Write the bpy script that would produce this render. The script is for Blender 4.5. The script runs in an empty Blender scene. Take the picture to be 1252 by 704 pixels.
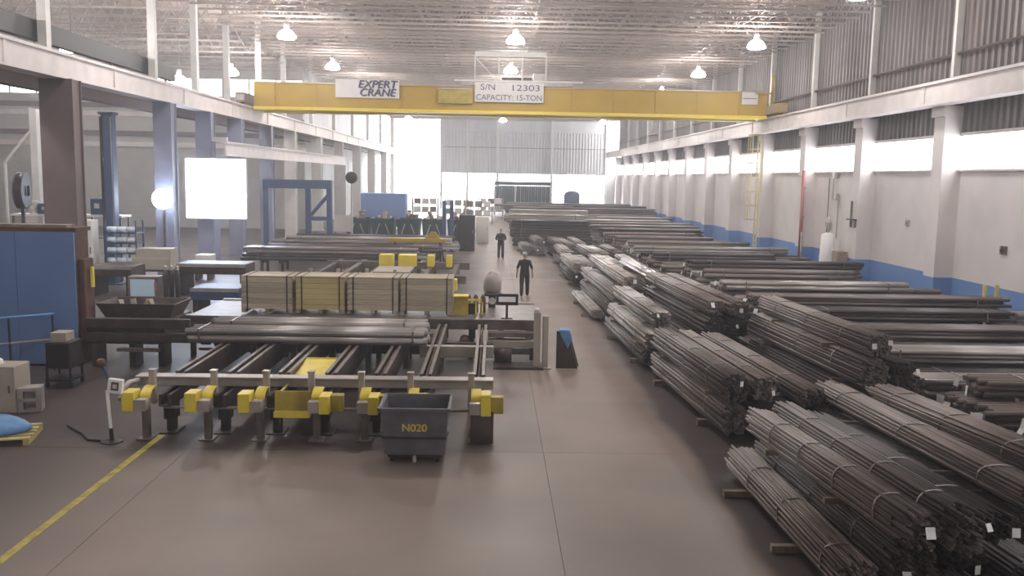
import bpy, bmesh, math, random
from mathutils import Vector, Matrix, Euler

rnd = random.Random(7)
SC = bpy.context.scene
COL = SC.collection
PI = math.pi

# ------------------------------------------------------------------ camera
FPX, IW, IH, CAMZ = 1085.0, 1252, 704, 4.75
ROLL = 0.018


def cam_basis():
    vx, vy = 604 - IW / 2, IH / 2 - 216
    c, s = math.cos(ROLL), math.sin(ROLL)
    ux, uy = c * vx - s * vy, s * vx + c * vy
    pitch = math.atan2(uy, FPX)
    yaw = math.atan2(-ux, FPX / math.cos(pitch))
    f = Vector((math.sin(yaw) * math.cos(pitch), math.cos(yaw) * math.cos(pitch), -math.sin(pitch)))
    r = Vector((math.cos(yaw), -math.sin(yaw), 0))
    u = r.cross(f)
    return c * r + s * u, -s * r + c * u, f


CR, CU, CF = cam_basis()
cam_d = bpy.data.cameras.new('camera')
cam_d.sensor_width = 36.0
cam_d.lens = 36.0 * FPX / IW
cam_d.clip_end = 600
cam = bpy.data.objects.new('camera', cam_d)
COL.objects.link(cam)
cam.matrix_world = Matrix(((CR.x, CU.x, -CF.x, 0), (CR.y, CU.y, -CF.y, 0), (CR.z, CU.z, -CF.z, CAMZ), (0, 0, 0, 1)))
SC.camera = cam


def ray(px, py):
    return CF + (px - IW / 2) / FPX * CR - (py - IH / 2) / FPX * CU


def atz(px, py, z=0.0):
    d = ray(px, py)
    t = (z - CAMZ) / d.z
    return Vector((t * d.x, t * d.y, z))


def aty(px, py, y):
    d = ray(px, py)
    t = y / d.y
    return Vector((t * d.x, y, CAMZ + t * d.z))


# ------------------------------------------------------------------ world, exposure
SC.view_settings.view_transform = 'Standard'
SC.view_settings.look = 'None'
SC.view_settings.gamma = 1.0
SC.view_settings.use_curve_mapping = False
SC.view_settings.exposure = 0.2
world = bpy.data.worlds.new('overcast_sky')
SC.world = world
world.use_nodes = True
bg = world.node_tree.nodes['Background']
bg.inputs[0].default_value = (0.93, 0.96, 1.0, 1)
bg.inputs[1].default_value = 16.0
LAMP_E = 150.0
WIN_E = 7.0
HAZE = 0.003

# ------------------------------------------------------------------ materials
MATS = {}


def mat(name, col, rough=0.6, metal=0.0, var=0.0, nscale=3.0, bump=0.0, col2=None, objvar=0.0, stretch=(1, 1, 1), emit=0.0, coord='Object'):
    m = bpy.data.materials.new(name)
    m.use_nodes = True
    nt = m.node_tree
    b = nt.nodes['Principled BSDF']
    b.inputs['Roughness'].default_value = rough
    b.inputs['Metallic'].default_value = metal
    c = (*col, 1)
    b.inputs['Base Color'].default_value = c
    if emit > 0:
        b.inputs['Emission Color'].default_value = c
        b.inputs['Emission Strength'].default_value = emit
    last = None
    if var > 0 or col2:
        tc = nt.nodes.new('ShaderNodeTexCoord')
        mp = nt.nodes.new('ShaderNodeMapping')
        mp.inputs['Scale'].default_value = stretch
        nz = nt.nodes.new('ShaderNodeTexNoise')
        nz.inputs['Scale'].default_value = nscale
        nz.inputs['Detail'].default_value = 5
        rp = nt.nodes.new('ShaderNodeValToRGB')
        c2 = col2 if col2 else tuple(v * (1 - var) for v in col)
        rp.color_ramp.elements[0].position = 0.35
        rp.color_ramp.elements[1].position = 0.68
        rp.color_ramp.elements[0].color = (*c2, 1)
        rp.color_ramp.elements[1].color = c
        if coord == 'World':
            ge = nt.nodes.new('ShaderNodeNewGeometry')
            nt.links.new(ge.outputs['Position'], mp.inputs[0])
        else:
            nt.links.new(tc.outputs['Object'], mp.inputs[0])
        nt.links.new(mp.outputs[0], nz.inputs['Vector'])
        nt.links.new(nz.outputs['Fac'], rp.inputs[0])
        last = rp.outputs[0]
        if bump > 0:
            bp = nt.nodes.new('ShaderNodeBump')
            bp.inputs['Strength'].default_value = bump
            bp.inputs['Distance'].default_value = 0.02
            nt.links.new(nz.outputs['Fac'], bp.inputs['Height'])
            nt.links.new(bp.outputs[0], b.inputs['Normal'])
    if objvar > 0:
        oi = nt.nodes.new('ShaderNodeObjectInfo')
        mr = nt.nodes.new('ShaderNodeMapRange')
        mr.inputs[3].default_value = 1 - objvar
        mr.inputs[4].default_value = 1 + objvar
        nt.links.new(oi.outputs['Random'], mr.inputs[0])
        hs = nt.nodes.new('ShaderNodeHueSaturation')
        nt.links.new(mr.outputs[0], hs.inputs['Value'])
        if last:
            nt.links.new(last, hs.inputs['Color'])
        else:
            hs.inputs['Color'].default_value = c
        last = hs.outputs[0]
    if last:
        nt.links.new(last, b.inputs['Base Color'])
    MATS[name] = m
    return m


def emitter(name, col, strength):
    m = bpy.data.materials.new(name)
    m.use_nodes = True
    nt = m.node_tree
    nt.nodes.remove(nt.nodes['Principled BSDF'])
    e = nt.nodes.new('ShaderNodeEmission')
    e.inputs[0].default_value = (*col, 1)
    e.inputs[1].default_value = strength
    nt.links.new(e.outputs[0], nt.nodes['Material Output'].inputs[0])
    MATS[name] = m
    return m


# floor: brown-grey sealed concrete, with shade painted in around the steel piles
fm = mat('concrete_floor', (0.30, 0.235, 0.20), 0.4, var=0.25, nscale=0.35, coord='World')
nt = fm.node_tree
b = nt.nodes['Principled BSDF']
ge = nt.nodes.new('ShaderNodeNewGeometry')
sp = nt.nodes.new('ShaderNodeSeparateXYZ')
nt.links.new(ge.outputs['Position'], sp.inputs[0])
n2 = nt.nodes.new('ShaderNodeTexNoise')
n2.inputs['Scale'].default_value = 0.5
nt.links.new(ge.outputs['Position'], n2.inputs['Vector'])


def math_node(nt, op, a, bb):
    n = nt.nodes.new('ShaderNodeMath')
    n.operation = op
    for i, v in enumerate((a, bb)):
        if isinstance(v, (int, float)):
            n.inputs[i].default_value = v
        else:
            nt.links.new(v, n.inputs[i])
    return n.outputs[0]


def smooth(nt, v, lo, hi):
    n = nt.nodes.new('ShaderNodeMapRange')
    n.interpolation_type = 'SMOOTHSTEP'
    n.inputs[1].default_value = lo
    n.inputs[2].default_value = hi
    nt.links.new(v, n.inputs[0])
    return n.outputs[0]


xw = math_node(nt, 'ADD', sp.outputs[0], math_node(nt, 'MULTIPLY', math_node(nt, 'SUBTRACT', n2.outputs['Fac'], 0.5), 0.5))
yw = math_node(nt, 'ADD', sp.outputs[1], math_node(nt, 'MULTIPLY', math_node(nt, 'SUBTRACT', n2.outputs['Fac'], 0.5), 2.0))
# painted darkening: shade by the steel piles, darker machine lane, shade under loading table
table_shade = math_node(nt, 'MULTIPLY', math_node(nt, 'SUBTRACT', 1.0, smooth(nt, xw, -1.2, 0.25)), smooth(nt, yw, 13.8, 15.6))
table_shade = math_node(nt, 'MULTIPLY', table_shade, math_node(nt, 'SUBTRACT', 1.0, smooth(nt, yw, 46.0, 60.0)))
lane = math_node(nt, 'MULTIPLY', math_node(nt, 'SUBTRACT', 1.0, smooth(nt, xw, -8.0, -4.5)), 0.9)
floor_dark = math_node(nt, 'MAXIMUM', math_node(nt, 'MAXIMUM', smooth(nt, xw, 3.3, 3.6), table_shade), lane)
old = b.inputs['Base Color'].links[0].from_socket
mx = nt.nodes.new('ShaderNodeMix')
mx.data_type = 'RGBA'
nt.links.new(math_node(nt, 'MULTIPLY', floor_dark, 0.84), mx.inputs[0])
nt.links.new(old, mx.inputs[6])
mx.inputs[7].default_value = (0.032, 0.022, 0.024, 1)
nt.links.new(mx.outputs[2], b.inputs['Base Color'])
rn = nt.nodes.new('ShaderNodeMapRange')
rn.inputs[3].default_value = 0.34
rn.inputs[4].default_value = 0.6
nt.links.new(n2.outputs['Fac'], rn.inputs[0])
nt.links.new(rn.outputs[0], b.inputs['Roughness'])

mat('joint', (0.13, 0.105, 0.095), 0.9)
mat('yellow_line', (0.62, 0.50, 0.10), 0.6, var=0.45, nscale=6)
mat('white_line', (0.48, 0.45, 0.42), 0.6, var=0.4, nscale=4)
# painted masonry: white above a blue dado
pm = mat('painted_masonry', (0.76, 0.71, 0.70), 0.7, var=0.10, nscale=0.8, coord='World')
nt = pm.node_tree
b = nt.nodes['Principled BSDF']
ge = nt.nodes.new('ShaderNodeNewGeometry')
sp = nt.nodes.new('ShaderNodeSeparateXYZ')
nt.links.new(ge.outputs['Position'], sp.inputs[0])
old = b.inputs['Base Color'].links[0].from_socket
mx = nt.nodes.new('ShaderNodeMix')
mx.data_type = 'RGBA'
nt.links.new(math_node(nt, 'LESS_THAN', sp.outputs[2], 1.15), mx.inputs[0])
nt.links.new(old, mx.inputs[6])
mx.inputs[7].default_value = (0.13, 0.26, 0.55, 1)
nt.links.new(mx.outputs[2], b.inputs['Base Color'])

mat('corrugated', (0.21, 0.18, 0.175), 0.5, 0.25, var=0.45, nscale=1.2, stretch=(1, 1, 0.15), coord='World')
mat('corrugated_end', (0.55, 0.53, 0.53), 0.5, 0.1, var=0.3, nscale=0.6, stretch=(1, 1, 0.2), coord='World')
em = MATS['corrugated_end']
nt = em.node_tree
tl_ = nt.nodes.new('ShaderNodeBsdfTranslucent')
tl_.inputs[0].default_value = (0.9, 0.9, 0.95, 1)
ms = nt.nodes.new('ShaderNodeMixShader')
ms.inputs[0].default_value = 0.10  # translucency added to lighten the end cladding in place of glare
nt.links.new(nt.nodes['Principled BSDF'].outputs[0], ms.inputs[1])
nt.links.new(tl_.outputs[0], ms.inputs[2])
nt.links.new(ms.outputs[0], nt.nodes['Material Output'].inputs[0])
mat('siding', (0.52, 0.50, 0.47), 0.6, var=0.15, nscale=0.6, coord='World')
mat('deck', (0.31, 0.255, 0.225), 0.6, 0.0, var=0.3, nscale=0.5, coord='World')
mat('joist', (0.40, 0.335, 0.30), 0.55, 0.0, var=0.2)
mat('beam_white', (0.74, 0.67, 0.65), 0.5, var=0.15, nscale=1.5, coord='World')
mat('column_brown', (0.17, 0.125, 0.12), 0.55, var=0.2, nscale=0.8)
mat('column_grey', (0.27, 0.28, 0.38), 0.55, var=0.2, nscale=0.8)
mat('post_light', (0.62, 0.60, 0.58), 0.5, var=0.1)
mat('dark_metal', (0.055, 0.045, 0.048), 0.5, 0.3, var=0.3)
mat('black', (0.015, 0.013, 0.014), 0.5)
mat('crane_yellow', (0.50, 0.325, 0.028), 0.45, var=0.12, nscale=0.7)
mat('crane_yellow_lit', (0.85, 0.66, 0.05), 0.35, var=0.05)  # crane paint brightened as if by light bounced off the floor
mat('safety_yellow', (0.90, 0.71, 0.07), 0.45, var=0.15, nscale=4)
mat('dull_yellow', (0.50, 0.38, 0.06), 0.5, var=0.3, nscale=3)
mat('sign_white', (0.72, 0.69, 0.67), 0.5, var=0.06)
mat('tag_white', (0.93, 0.92, 0.91), 0.6)
mat('sign_ink', (0.055, 0.05, 0.10), 0.6)
mat('machine_grey', (0.23, 0.19, 0.17), 0.45, 0.35, var=0.35, nscale=3)
mat('machine_dark', (0.10, 0.072, 0.062), 0.5, 0.3, var=0.4, nscale=3)
mat('machine_light', (0.48, 0.43, 0.40), 0.4, 0.3, var=0.2, nscale=3)
mat('rust', (0.16, 0.085, 0.06), 0.7, 0.1, var=0.5, nscale=4)
mat('bin_grey', (0.175, 0.162, 0.185), 0.5, 0.3, var=0.35, nscale=3)
mat('bin_yellow', (0.85, 0.68, 0.14), 0.6)
mat('teal_dark', (0.035, 0.075, 0.085), 0.5, 0.2, var=0.3)
mat('blue_panel', (0.17, 0.275, 0.54), 0.5, var=0.10, nscale=1)
mat('blue_dark', (0.06, 0.10, 0.20), 0.5, var=0.2)
mat('blue_bright', (0.14, 0.32, 0.62), 0.55, var=0.2, nscale=6, bump=0.3)
mat('beige', (0.45, 0.40, 0.33), 0.6, var=0.12)
mat('concrete_block', (0.42, 0.38, 0.36), 0.85, var=0.2, nscale=12)
mat('wood', (0.56, 0.47, 0.34), 0.75, var=0.35, nscale=3, stretch=(0.4, 4, 6), objvar=0.18)
mat('wood_yellow', (0.62, 0.50, 0.22), 0.7, var=0.25, nscale=3, stretch=(0.4, 4, 6), objvar=0.12)
mat('timber', (0.36, 0.29, 0.22), 0.8, var=0.4, nscale=4, objvar=0.25)
mat('steel_bar', (0.27, 0.215, 0.195), 0.42, 0.35, var=0.72, nscale=2.2, stretch=(14, 0.25, 14), objvar=0.35)
mat('steel_dark', (0.095, 0.073, 0.07), 0.45, 0.35, var=0.72, nscale=2.2, stretch=(14, 0.25, 14), objvar=0.35)
mat('steel_grey', (0.46, 0.415, 0.39), 0.36, 0.5, var=0.5, nscale=2.0, stretch=(12, 0.3, 12), objvar=0.25)
mat('steel_bright', (0.80, 0.80, 0.80), 0.25, 0.8, objvar=0.1)
mat('strap', (0.22, 0.19, 0.18), 0.4, 0.5)
mat('skin', (0.45, 0.29, 0.22), 0.6)
mat('hair', (0.42, 0.43, 0.47), 0.8)
mat('cloth_dark', (0.035, 0.028, 0.034), 0.85, var=0.2, nscale=8)
mat('cloth_pants', (0.04, 0.034, 0.042), 0.85, var=0.2, nscale=8)
mat('shoe', (0.02, 0.018, 0.018), 0.6)
mat('red_pipe', (0.38, 0.13, 0.11), 0.5)
mat('ladder_yellow', (0.60, 0.52, 0.28), 0.5)
mat('screen', (0.30, 0.38, 0.45), 0.3, emit=0.3)
emitter('window_daylight', (0.97, 0.96, 1.0), WIN_E)
emitter('lamp_glow', (1.0, 0.955, 0.93), LAMP_E)
emitter('glare_glow', (0.72, 0.82, 1.0), 18.0)  # added glow standing in for burned-out glare, no known lamp
emitter('tube_glow', (0.97, 0.98, 1.0), 4.0)

# ------------------------------------------------------------------ geometry helpers


class MB:
    """Collects solids, then links them as ONE mesh object."""

    def __init__(s):
        s.v, s.f = [], []

    def add(s, vs, fs):
        o = len(s.v)
        s.v += [tuple(v) for v in vs]
        s.f += [tuple(i + o for i in f) for f in fs]
        return s

    def box(s, x0, x1, y0, y1, z0, z1, m=None):
        vs = [Vector(p) for p in ((x0, y0, z0), (x1, y0, z0), (x1, y1, z0), (x0, y1, z0), (x0, y0, z1), (x1, y0, z1), (x1, y1, z1), (x0, y1, z1))]
        if m is not None:
            vs = [m @ v for v in vs]
        return s.add(vs, [(0, 3, 2, 1), (4, 5, 6, 7), (0, 1, 5, 4), (1, 2, 6, 5), (2, 3, 7, 6), (3, 0, 4, 7)])

    def bar(s, a, b, w, h=None, up=(0, 0, 1)):
        """rectangular bar from a to b"""
        a, b = Vector(a), Vector(b)
        h = w if h is None else h
        d = (b - a).normalized()
        u = Vector(up)
        if abs(d.dot(u)) > 0.95:
            u = Vector((0, 1, 0)) if abs(d.y) < 0.9 else Vector((1, 0, 0))
        r = d.cross(u).normalized() * w / 2
        u = r.cross(d).normalized() * h / 2
        vs = [a - r - u, a + r - u, a + r + u, a - r + u, b - r - u, b + r - u, b + r + u, b - r + u]
        return s.add(vs, [(0, 1, 2, 3), (7, 6, 5, 4), (0, 4, 5, 1), (1, 5, 6, 2), (2, 6, 7, 3), (3, 7, 4, 0)])

    def tube(s, a, b, r, n=10, r2=None):
        a, b = Vector(a), Vector(b)
        r2 = r if r2 is None else r2
        d = (b - a).normalized()
        u = Vector((0, 0, 1)) if abs(d.z) < 0.9 else Vector((1, 0, 0))
        x = d.cross(u).normalized()
        y = x.cross(d)
        vs = []
        for p, q in ((a, r), (b, r2)):
            for i in range(n):
                t = 2 * PI * i / n
                vs.append(p + x * math.cos(t) * q + y * math.sin(t) * q)
        fs = [(i, (i + 1) % n, n + (i + 1) % n, n + i) for i in range(n)]
        fs += [tuple(range(n))[::-1], tuple(range(n, 2 * n))]
        return s.add(vs, fs)

    def path(s, pts, r, n=8):
        for i in range(len(pts) - 1):
            s.tube(pts[i], pts[i + 1], r, n)
        return s

    def lathe(s, prof, n=20, c=(0, 0, 0), axis='z'):
        vs = []
        for (r, z) in prof:
            for i in range(n):
                t = 2 * PI * i / n
                p = (r * math.cos(t), r * math.sin(t), z)
                if axis == 'x':
                    p = (p[2], p[0], p[1])
                elif axis == 'y':
                    p = (p[0], p[2], p[1])
                vs.append((p[0] + c[0], p[1] + c[1], p[2] + c[2]))
        fs = []
        for k in range(len(prof) - 1):
            for i in range(n):
                j = (i + 1) % n
                fs.append((k * n + i, k * n + j, (k + 1) * n + j, (k + 1) * n + i))
        fs += [tuple(range(n))[::-1], tuple(range((len(prof) - 1) * n, len(prof) * n))]
        return s.add(vs, fs)

    def prism(s, poly, y0, y1, axis='y'):
        """extrude a 2D polygon; axis y: poly is (x,z); axis x: poly is (y,z); axis z: poly is (x,y)"""
        n = len(poly)
        vs = []
        for t in (y0, y1):
            for (p, q) in poly:
                vs.append({'y': (p, t, q), 'x': (t, p, q), 'z': (p, q, t)}[axis])
        fs = [(i, (i + 1) % n, n + (i + 1) % n, n + i) for i in range(n)]
        fs += [tuple(range(n))[::-1], tuple(range(n, 2 * n))]
        return s.add(vs, fs)

    def mesh(s, name, material, smooth=False):
        me = bpy.data.meshes.new(name)
        me.from_pydata(s.v, [], s.f)
        bm = bmesh.new()
        bm.from_mesh(me)
        bmesh.ops.recalc_face_normals(bm, faces=bm.faces)
        bm.to_mesh(me)
        bm.free()
        me.materials.append(MATS[material])
        if smooth:
            for p in me.polygons:
                p.use_smooth = len(p.vertices) == 4
        return me

    def build(s, name, material, parent=None, loc=None, smooth=False, bevel=0.0):
        o = bpy.data.objects.new(name, s.mesh(name, material, smooth))
        COL.objects.link(o)
        if parent:
            o.parent = parent
        if loc:
            o.location = loc
        if bevel:
            bv = o.modifiers.new('bevel', 'BEVEL')
            bv.width = bevel
            bv.segments = 2
            bv.limit_method = 'ANGLE'
        return o


def obj(name, me, parent=None, loc=(0, 0, 0), rot=None):
    o = bpy.data.objects.new(name, me)
    COL.objects.link(o)
    o.parent = parent
    o.location = loc
    if rot:
        o.rotation_euler = rot
    return o


def tag(o, label=None, cat=None, group=None, kind=None):
    if label:
        o['label'] = label
    if cat:
        o['category'] = cat
    if group:
        o['group'] = group
    if kind:
        o['kind'] = kind
    return o


def thing(name, label, cat, loc=(0, 0, 0), rz=0.0, group=None):
    o = bpy.data.objects.new(name, None)
    o.empty_display_size = 0.2
    COL.objects.link(o)
    o.location = loc
    o.rotation_euler = (0, 0, rz)
    return tag(o, label, cat, group)


def struct(o, label=None):
    o['kind'] = 'structure'
    if label:
        o['label'] = label
    return o


def copy_tree(o, parent=None):
    c = o.copy()
    COL.objects.link(c)
    c.parent = parent
    for ch in list(o.children):
        copy_tree(ch, c)
    return c


def text(name, body, size, material, parent, m, extrude=0.01, width=None, slant=0.0):
    cu = bpy.data.curves.new(name, 'FONT')
    cu.body = body
    cu.size = size
    cu.extrude = extrude
    cu.align_x = 'CENTER'
    cu.align_y = 'CENTER'
    t = bpy.data.objects.new(name, cu)
    COL.objects.link(t)
    bpy.context.view_layer.update()
    me = bpy.data.meshes.new_from_object(t.evaluated_get(bpy.context.evaluated_depsgraph_get()))
    bpy.data.objects.remove(t)
    if width:
        xs = [v.co.x for v in me.vertices]
        k = width / (max(xs) - min(xs))
        for v in me.vertices:
            v.co.x *= k
    for v in me.vertices:
        v.co.x += slant * v.co.y
    me.materials.clear()
    me.materials.append(MATS[material])
    o = bpy.data.objects.new(name, me)
    COL.objects.link(o)
    o.parent = parent
    o.matrix_local = m
    return o


FACE_CAM = Matrix.Rotation(PI / 2, 4, 'X')     # text facing -Y


def at_m(x, y, z, rz=0.0):
    return Matrix.Translation((x, y, z)) @ Matrix.Rotation(rz, 4, 'Z') @ FACE_CAM


# ================================================================== SETTING
XR, XL, XLL = 18.0, -15.0, -48.0
Y0, Y1 = -8.0, 131.0
ROOF = 14.3
BAY = 7.65
bays = [34.6 + BAY * k for k in range(-5, 13)]           # pilaster lines of the right wall

fl = struct(MB().box(XLL, XR + 0.3, Y0 - 0.3, Y1 + 0.3, -0.3, -0.02).build('floor', 'joint'), 'brown grey sealed concrete floor of the hall')
slabX = [XLL, -36.0, -24.0, -12.0, -5.2, 0.93, 7.0, 12.6, XR + 0.3]
ny = 12
for i in range(len(slabX) - 1):
    w = slabX[i + 1] - slabX[i]
    L = (Y1 - Y0 + 0.6) / ny
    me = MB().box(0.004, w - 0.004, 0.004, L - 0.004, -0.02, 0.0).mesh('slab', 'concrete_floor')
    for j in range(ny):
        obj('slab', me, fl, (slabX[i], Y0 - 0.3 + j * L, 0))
# painted floor lines (children of the floor)
MB().box(-6.0, -5.88, 6.0, 15.75, 0.0, 0.004).build('floor_line', 'yellow_line', fl)
pa, pb = atz(606, 339.5), atz(722, 345)
MB().bar((pa.x - 0.2, pa.y, 0.002), (pb.x + 0.3, pb.y, 0.002), 0.5, 0.004).build('floor_line', 'white_line', fl)

# --- right wall: painted masonry, pilasters, window band, corrugated sheets
wr = struct(MB().box(XR, XR + 0.3, Y0, Y1, 0.0, 5.35).build('wall_right', 'painted_masonry'), 'white painted masonry wall with a blue dado')
pil = MB()
pil.box(-0.75, 0.0, -0.42, 0.42, 0.0, 7.75)
pil.box(-0.85, 0.0, -0.50, 0.50, 7.35, 7.75)
pil_me = pil.mesh('pilaster', 'painted_masonry')
post_me = MB().box(-0.42, -0.17, -0.1, 0.1, 8.6, ROOF - 0.2).box(-0.17, 0, -0.03, 0.03, 8.6, ROOF - 0.2).mesh('wall_post', 'post_light')


def corrugated(width, z0, z1, pitch, depth, name, material):
    """sheet along +Y (width), ribs vertical, facing -X"""
    pts = []
    n = max(1, round(width / pitch))
    p = width / n
    for i in range(n):
        y = i * p
        pts += [(0, y), (0, y + p * 0.55), (-depth, y + p * 0.65), (-depth, y + p * 0.9)]
    pts.append((0, width))
    poly = pts + [(0.06, width), (0.06, 0)]
    return MB().prism([(a, b2) for a, b2 in poly], z0, z1, 'z').mesh(name, material)


sheet_hi = corrugated(BAY, 6.7, ROOF, 0.425, 0.10, 'corrugated_sheet', 'corrugated')
head_me = MB().box(-0.12, 0.1, 0, BAY, 6.62, 6.74).mesh('window_head', 'beam_white')
sill_me = MB().box(-0.14, 0.2, 0, BAY, 5.27, 5.35).mesh('window_sill', 'beam_white')
girt_me = MB().tube((-0.28, 0, 9.75), (-0.28, BAY, 9.75), 0.06, 8).mesh('wall_pipe', 'machine_dark')
for k, y in enumerate(bays):
    obj('pilaster', pil_me, wr, (XR, y, 0))
    obj('wall_post', post_me, wr, (XR, y, 0))
    if k + 1 < len(bays):
        obj('corrugated_sheet', sheet_hi, wr, (XR, y, 0))
        obj('window_head', head_me, wr, (XR, y, 0))
        obj('window_sill', sill_me, wr, (XR, y, 0))
        obj('wall_pipe', girt_me, wr, (XR, y, 0))
        wn = struct(MB().box(0.06, 0.10, 0.30, BAY - 0.30, 5.35, 6.64).build('window_%d' % (k + 1), 'window_daylight', None, (XR, y, 0)), 'long white daylit window high in the masonry wall')
        for q in range(1, 4):
            MB().box(0.02, 0.06, -0.02 + q * BAY / 4, 0.02 + q * BAY / 4, 5.35, 6.64).build('mullion', 'post_light', wn)

# --- runway beams and rails
for x, nm in ((16.9, 'runway_beam_right'), (-14.75, 'runway_beam_left')):
    m = MB().box(x - 0.36, x + 0.36, Y0, Y1, 7.75, 7.83).box(x - 0.06, x + 0.06, Y0, Y1, 7.83, 8.5).box(x - 0.42, x + 0.42, Y0, Y1, 8.5, 8.6)
    # channel facing that closes the web on the hall side
    s = -1 if x > 0 else 1
    m.box(x + s * 0.30 - 0.03, x + s * 0.30 + 0.03, Y0, Y1, 7.83, 8.5)
    bmo = struct(m.build(nm, 'beam_white'), 'pale grey crane runway beam along the column tops')
    MB().box(x - 0.05, x + 0.05, Y0, Y1, 8.6, 8.70).build('rail', 'machine_grey', bmo)
    for y in bays:
        MB().box(x + s * 0.32, x + s * 0.37, y - 0.06, y + 0.06, 7.84, 8.5).build('stiffener', 'beam_white', bmo)

# --- left column line
col_y = [26.4, 31.0, 40.6, 46.2, 51.6, 58.5, 65.3, 75.0, 85.5, 96.5, 108.0, 120.0]
for i, y in enumerate(col_y):
    w = 0.15 if i == 0 else (0.56 if i == 1 else 0.40)
    m = MB()
    if i == 0:
        m.box(-14.75 - w, -14.75 + w, y - w, y + w, 0, 7.75)
    else:
        m.box(-14.75 - w, -14.75 + w, y - 0.35, y - 0.30, 0, 7.75).box(-14.75 - w, -14.75 + w, y + 0.30, y + 0.35, 0, 7.75)
        m.box(-14.75 - w + 0.06, -14.75 + w - 0.06, y - 0.30, y + 0.30, 0, 7.75)
        m.box(-14.75 - w - 0.1, -14.75 + w + 0.1, y - 0.45, y + 0.45, 0, 0.04)
    c = struct(m.build('column', 'post_light' if i == 0 or i >= 6 else ('column_brown' if i == 1 else 'column_grey')), 'boxed steel column under the runway beam')
    if i > 0:
        MB().box(-15.35, -15.05, y - 0.16, y + 0.16, 8.6, ROOF).build('upper_post', 'post_light', c)
# beam of the neighbouring bay, behind the runway beam
struct(MB().box(-16.2, -15.7, Y0, Y1, 7.45, 7.8).box(-16.0, -15.9, Y0, Y1, 7.8, 8.4).build('side_bay_beam', 'column_brown'), 'brown beam carrying the side bay roof')

# --- roof: deck, open web joists
ce = struct(MB().box(XLL, XR + 0.3, Y0 - 0.3, Y1 + 0.3, ROOF, ROOF + 0.2).build('ceiling', 'deck'), 'beige metal roof deck on open web joists')


def joist_mesh(x0, x1, zb, zt, pitch, name):
    m = MB()
    for dz in (zb, zt):
        m.box(x0, x1, -0.06, -0.012, dz, dz + 0.09).box(x0, x1, 0.012, 0.06, dz, dz + 0.09)
    n = round((x1 - x0) / pitch)
    p = (x1 - x0) / n
    for i in range(n):
        a, b2 = x0 + i * p, x0 + (i + 0.5) * p
        m.bar((a, 0, zt), (b2, 0, zb + 0.05), 0.045, 0.045)
        m.bar((b2, 0, zb + 0.05), (a + p, 0, zt), 0.045, 0.045)
    return m.mesh(name, 'joist')


jm = joist_mesh(XL, XR, 12.85, 14.15, 1.5, 'roof_joist')
jm2 = joist_mesh(XLL, XL, 12.4, 14.15, 2.0, 'roof_joist')
y = Y0 + 1.0
while y < Y1:
    obj('roof_joist', jm, ce, (0, y, 0))
    y += BAY / 5
y = Y0 + 1.0
while y < 72:
    obj('roof_joist', jm2, ce, (0, y, 0))
    y += BAY / 3
for x in (-9.0, -3.5, 2.0, 7.5, 13.0):
    MB().bar((x, Y0, 12.95), (x, Y1, 12.95), 0.05, 0.05).build('bridging', 'joist', ce)
for i in range(26):
    x = XL + 0.6 + i * 1.28
    MB().box(x, x + 0.5, Y0, Y1, ROOF - 0.06, ROOF).build('deck_rib', 'deck', ce)

# --- end wall with door opening, translucent band and corrugated cladding
we = struct(MB().box(0.5, 8.4, Y1, Y1 + 0.3, 0.0, 3.5).build('wall_back', 'siding'), 'far end wall with cladding above a daylit band')
MB().box(-7.7, XR + 0.3, Y1, Y1 + 0.3, 11.2, ROOF).build('upper_wall', 'corrugated_end', we)
for (x0, x1) in ((-7.7, -3.9), (-3.9, 0.5), (0.5, 8.4), (8.4, 16.4)):
    me = corrugated(x1 - x0, 5.2, 11.2, 0.45, 0.1, 'corrugated_sheet', 'corrugated_end')
    obj('corrugated_sheet', me, we, (x1, Y1, 0), (0, 0, PI / 2))
for x in (-7.7, -3.9, 0.5, 8.4, 16.4):
    MB().box(x - 0.18, x + 0.18, Y1 - 0.4, Y1, 0, ROOF).build('end_post', 'post_light', we)
MB().box(-7.7, 16.4, Y1 - 0.12, Y1 - 0.02, 8.9, 9.02).build('girt', 'machine_grey', we)
MB().box(16.4, XR + 0.3, Y1, Y1 + 0.3, 0, 11.2).build('wall_end_piece', 'siding', we)
wb = struct(MB().box(0.7, 8.2, Y1 + 0.05, Y1 + 0.1, 3.5, 5.2).build('window_30', 'window_daylight'), 'white daylit band of glazing in the far end wall')
for i in range(3):
    MB().box(2.4 + i * 1.9, 2.46 + i * 1.9, Y1 - 0.02, Y1 + 0.05, 3.5, 5.2).build('mullion', 'post_light', wb)
dr = struct(MB().box(XL - 0.2, -14.6, Y1 - 0.1, Y1 + 0.3, 0, 13.0).box(XL - 0.2, -7.7, Y1 - 0.1, Y1 + 0.3, 13.0, ROOF).build('door_1', 'post_light'), 'tall open doorway in the far end wall')
struct(MB().box(-80, 80, Y1 + 0.3, 260, -0.3, -0.02).build('yard_ground', 'white_line'), 'pale concrete yard beyond the doorway')
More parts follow.
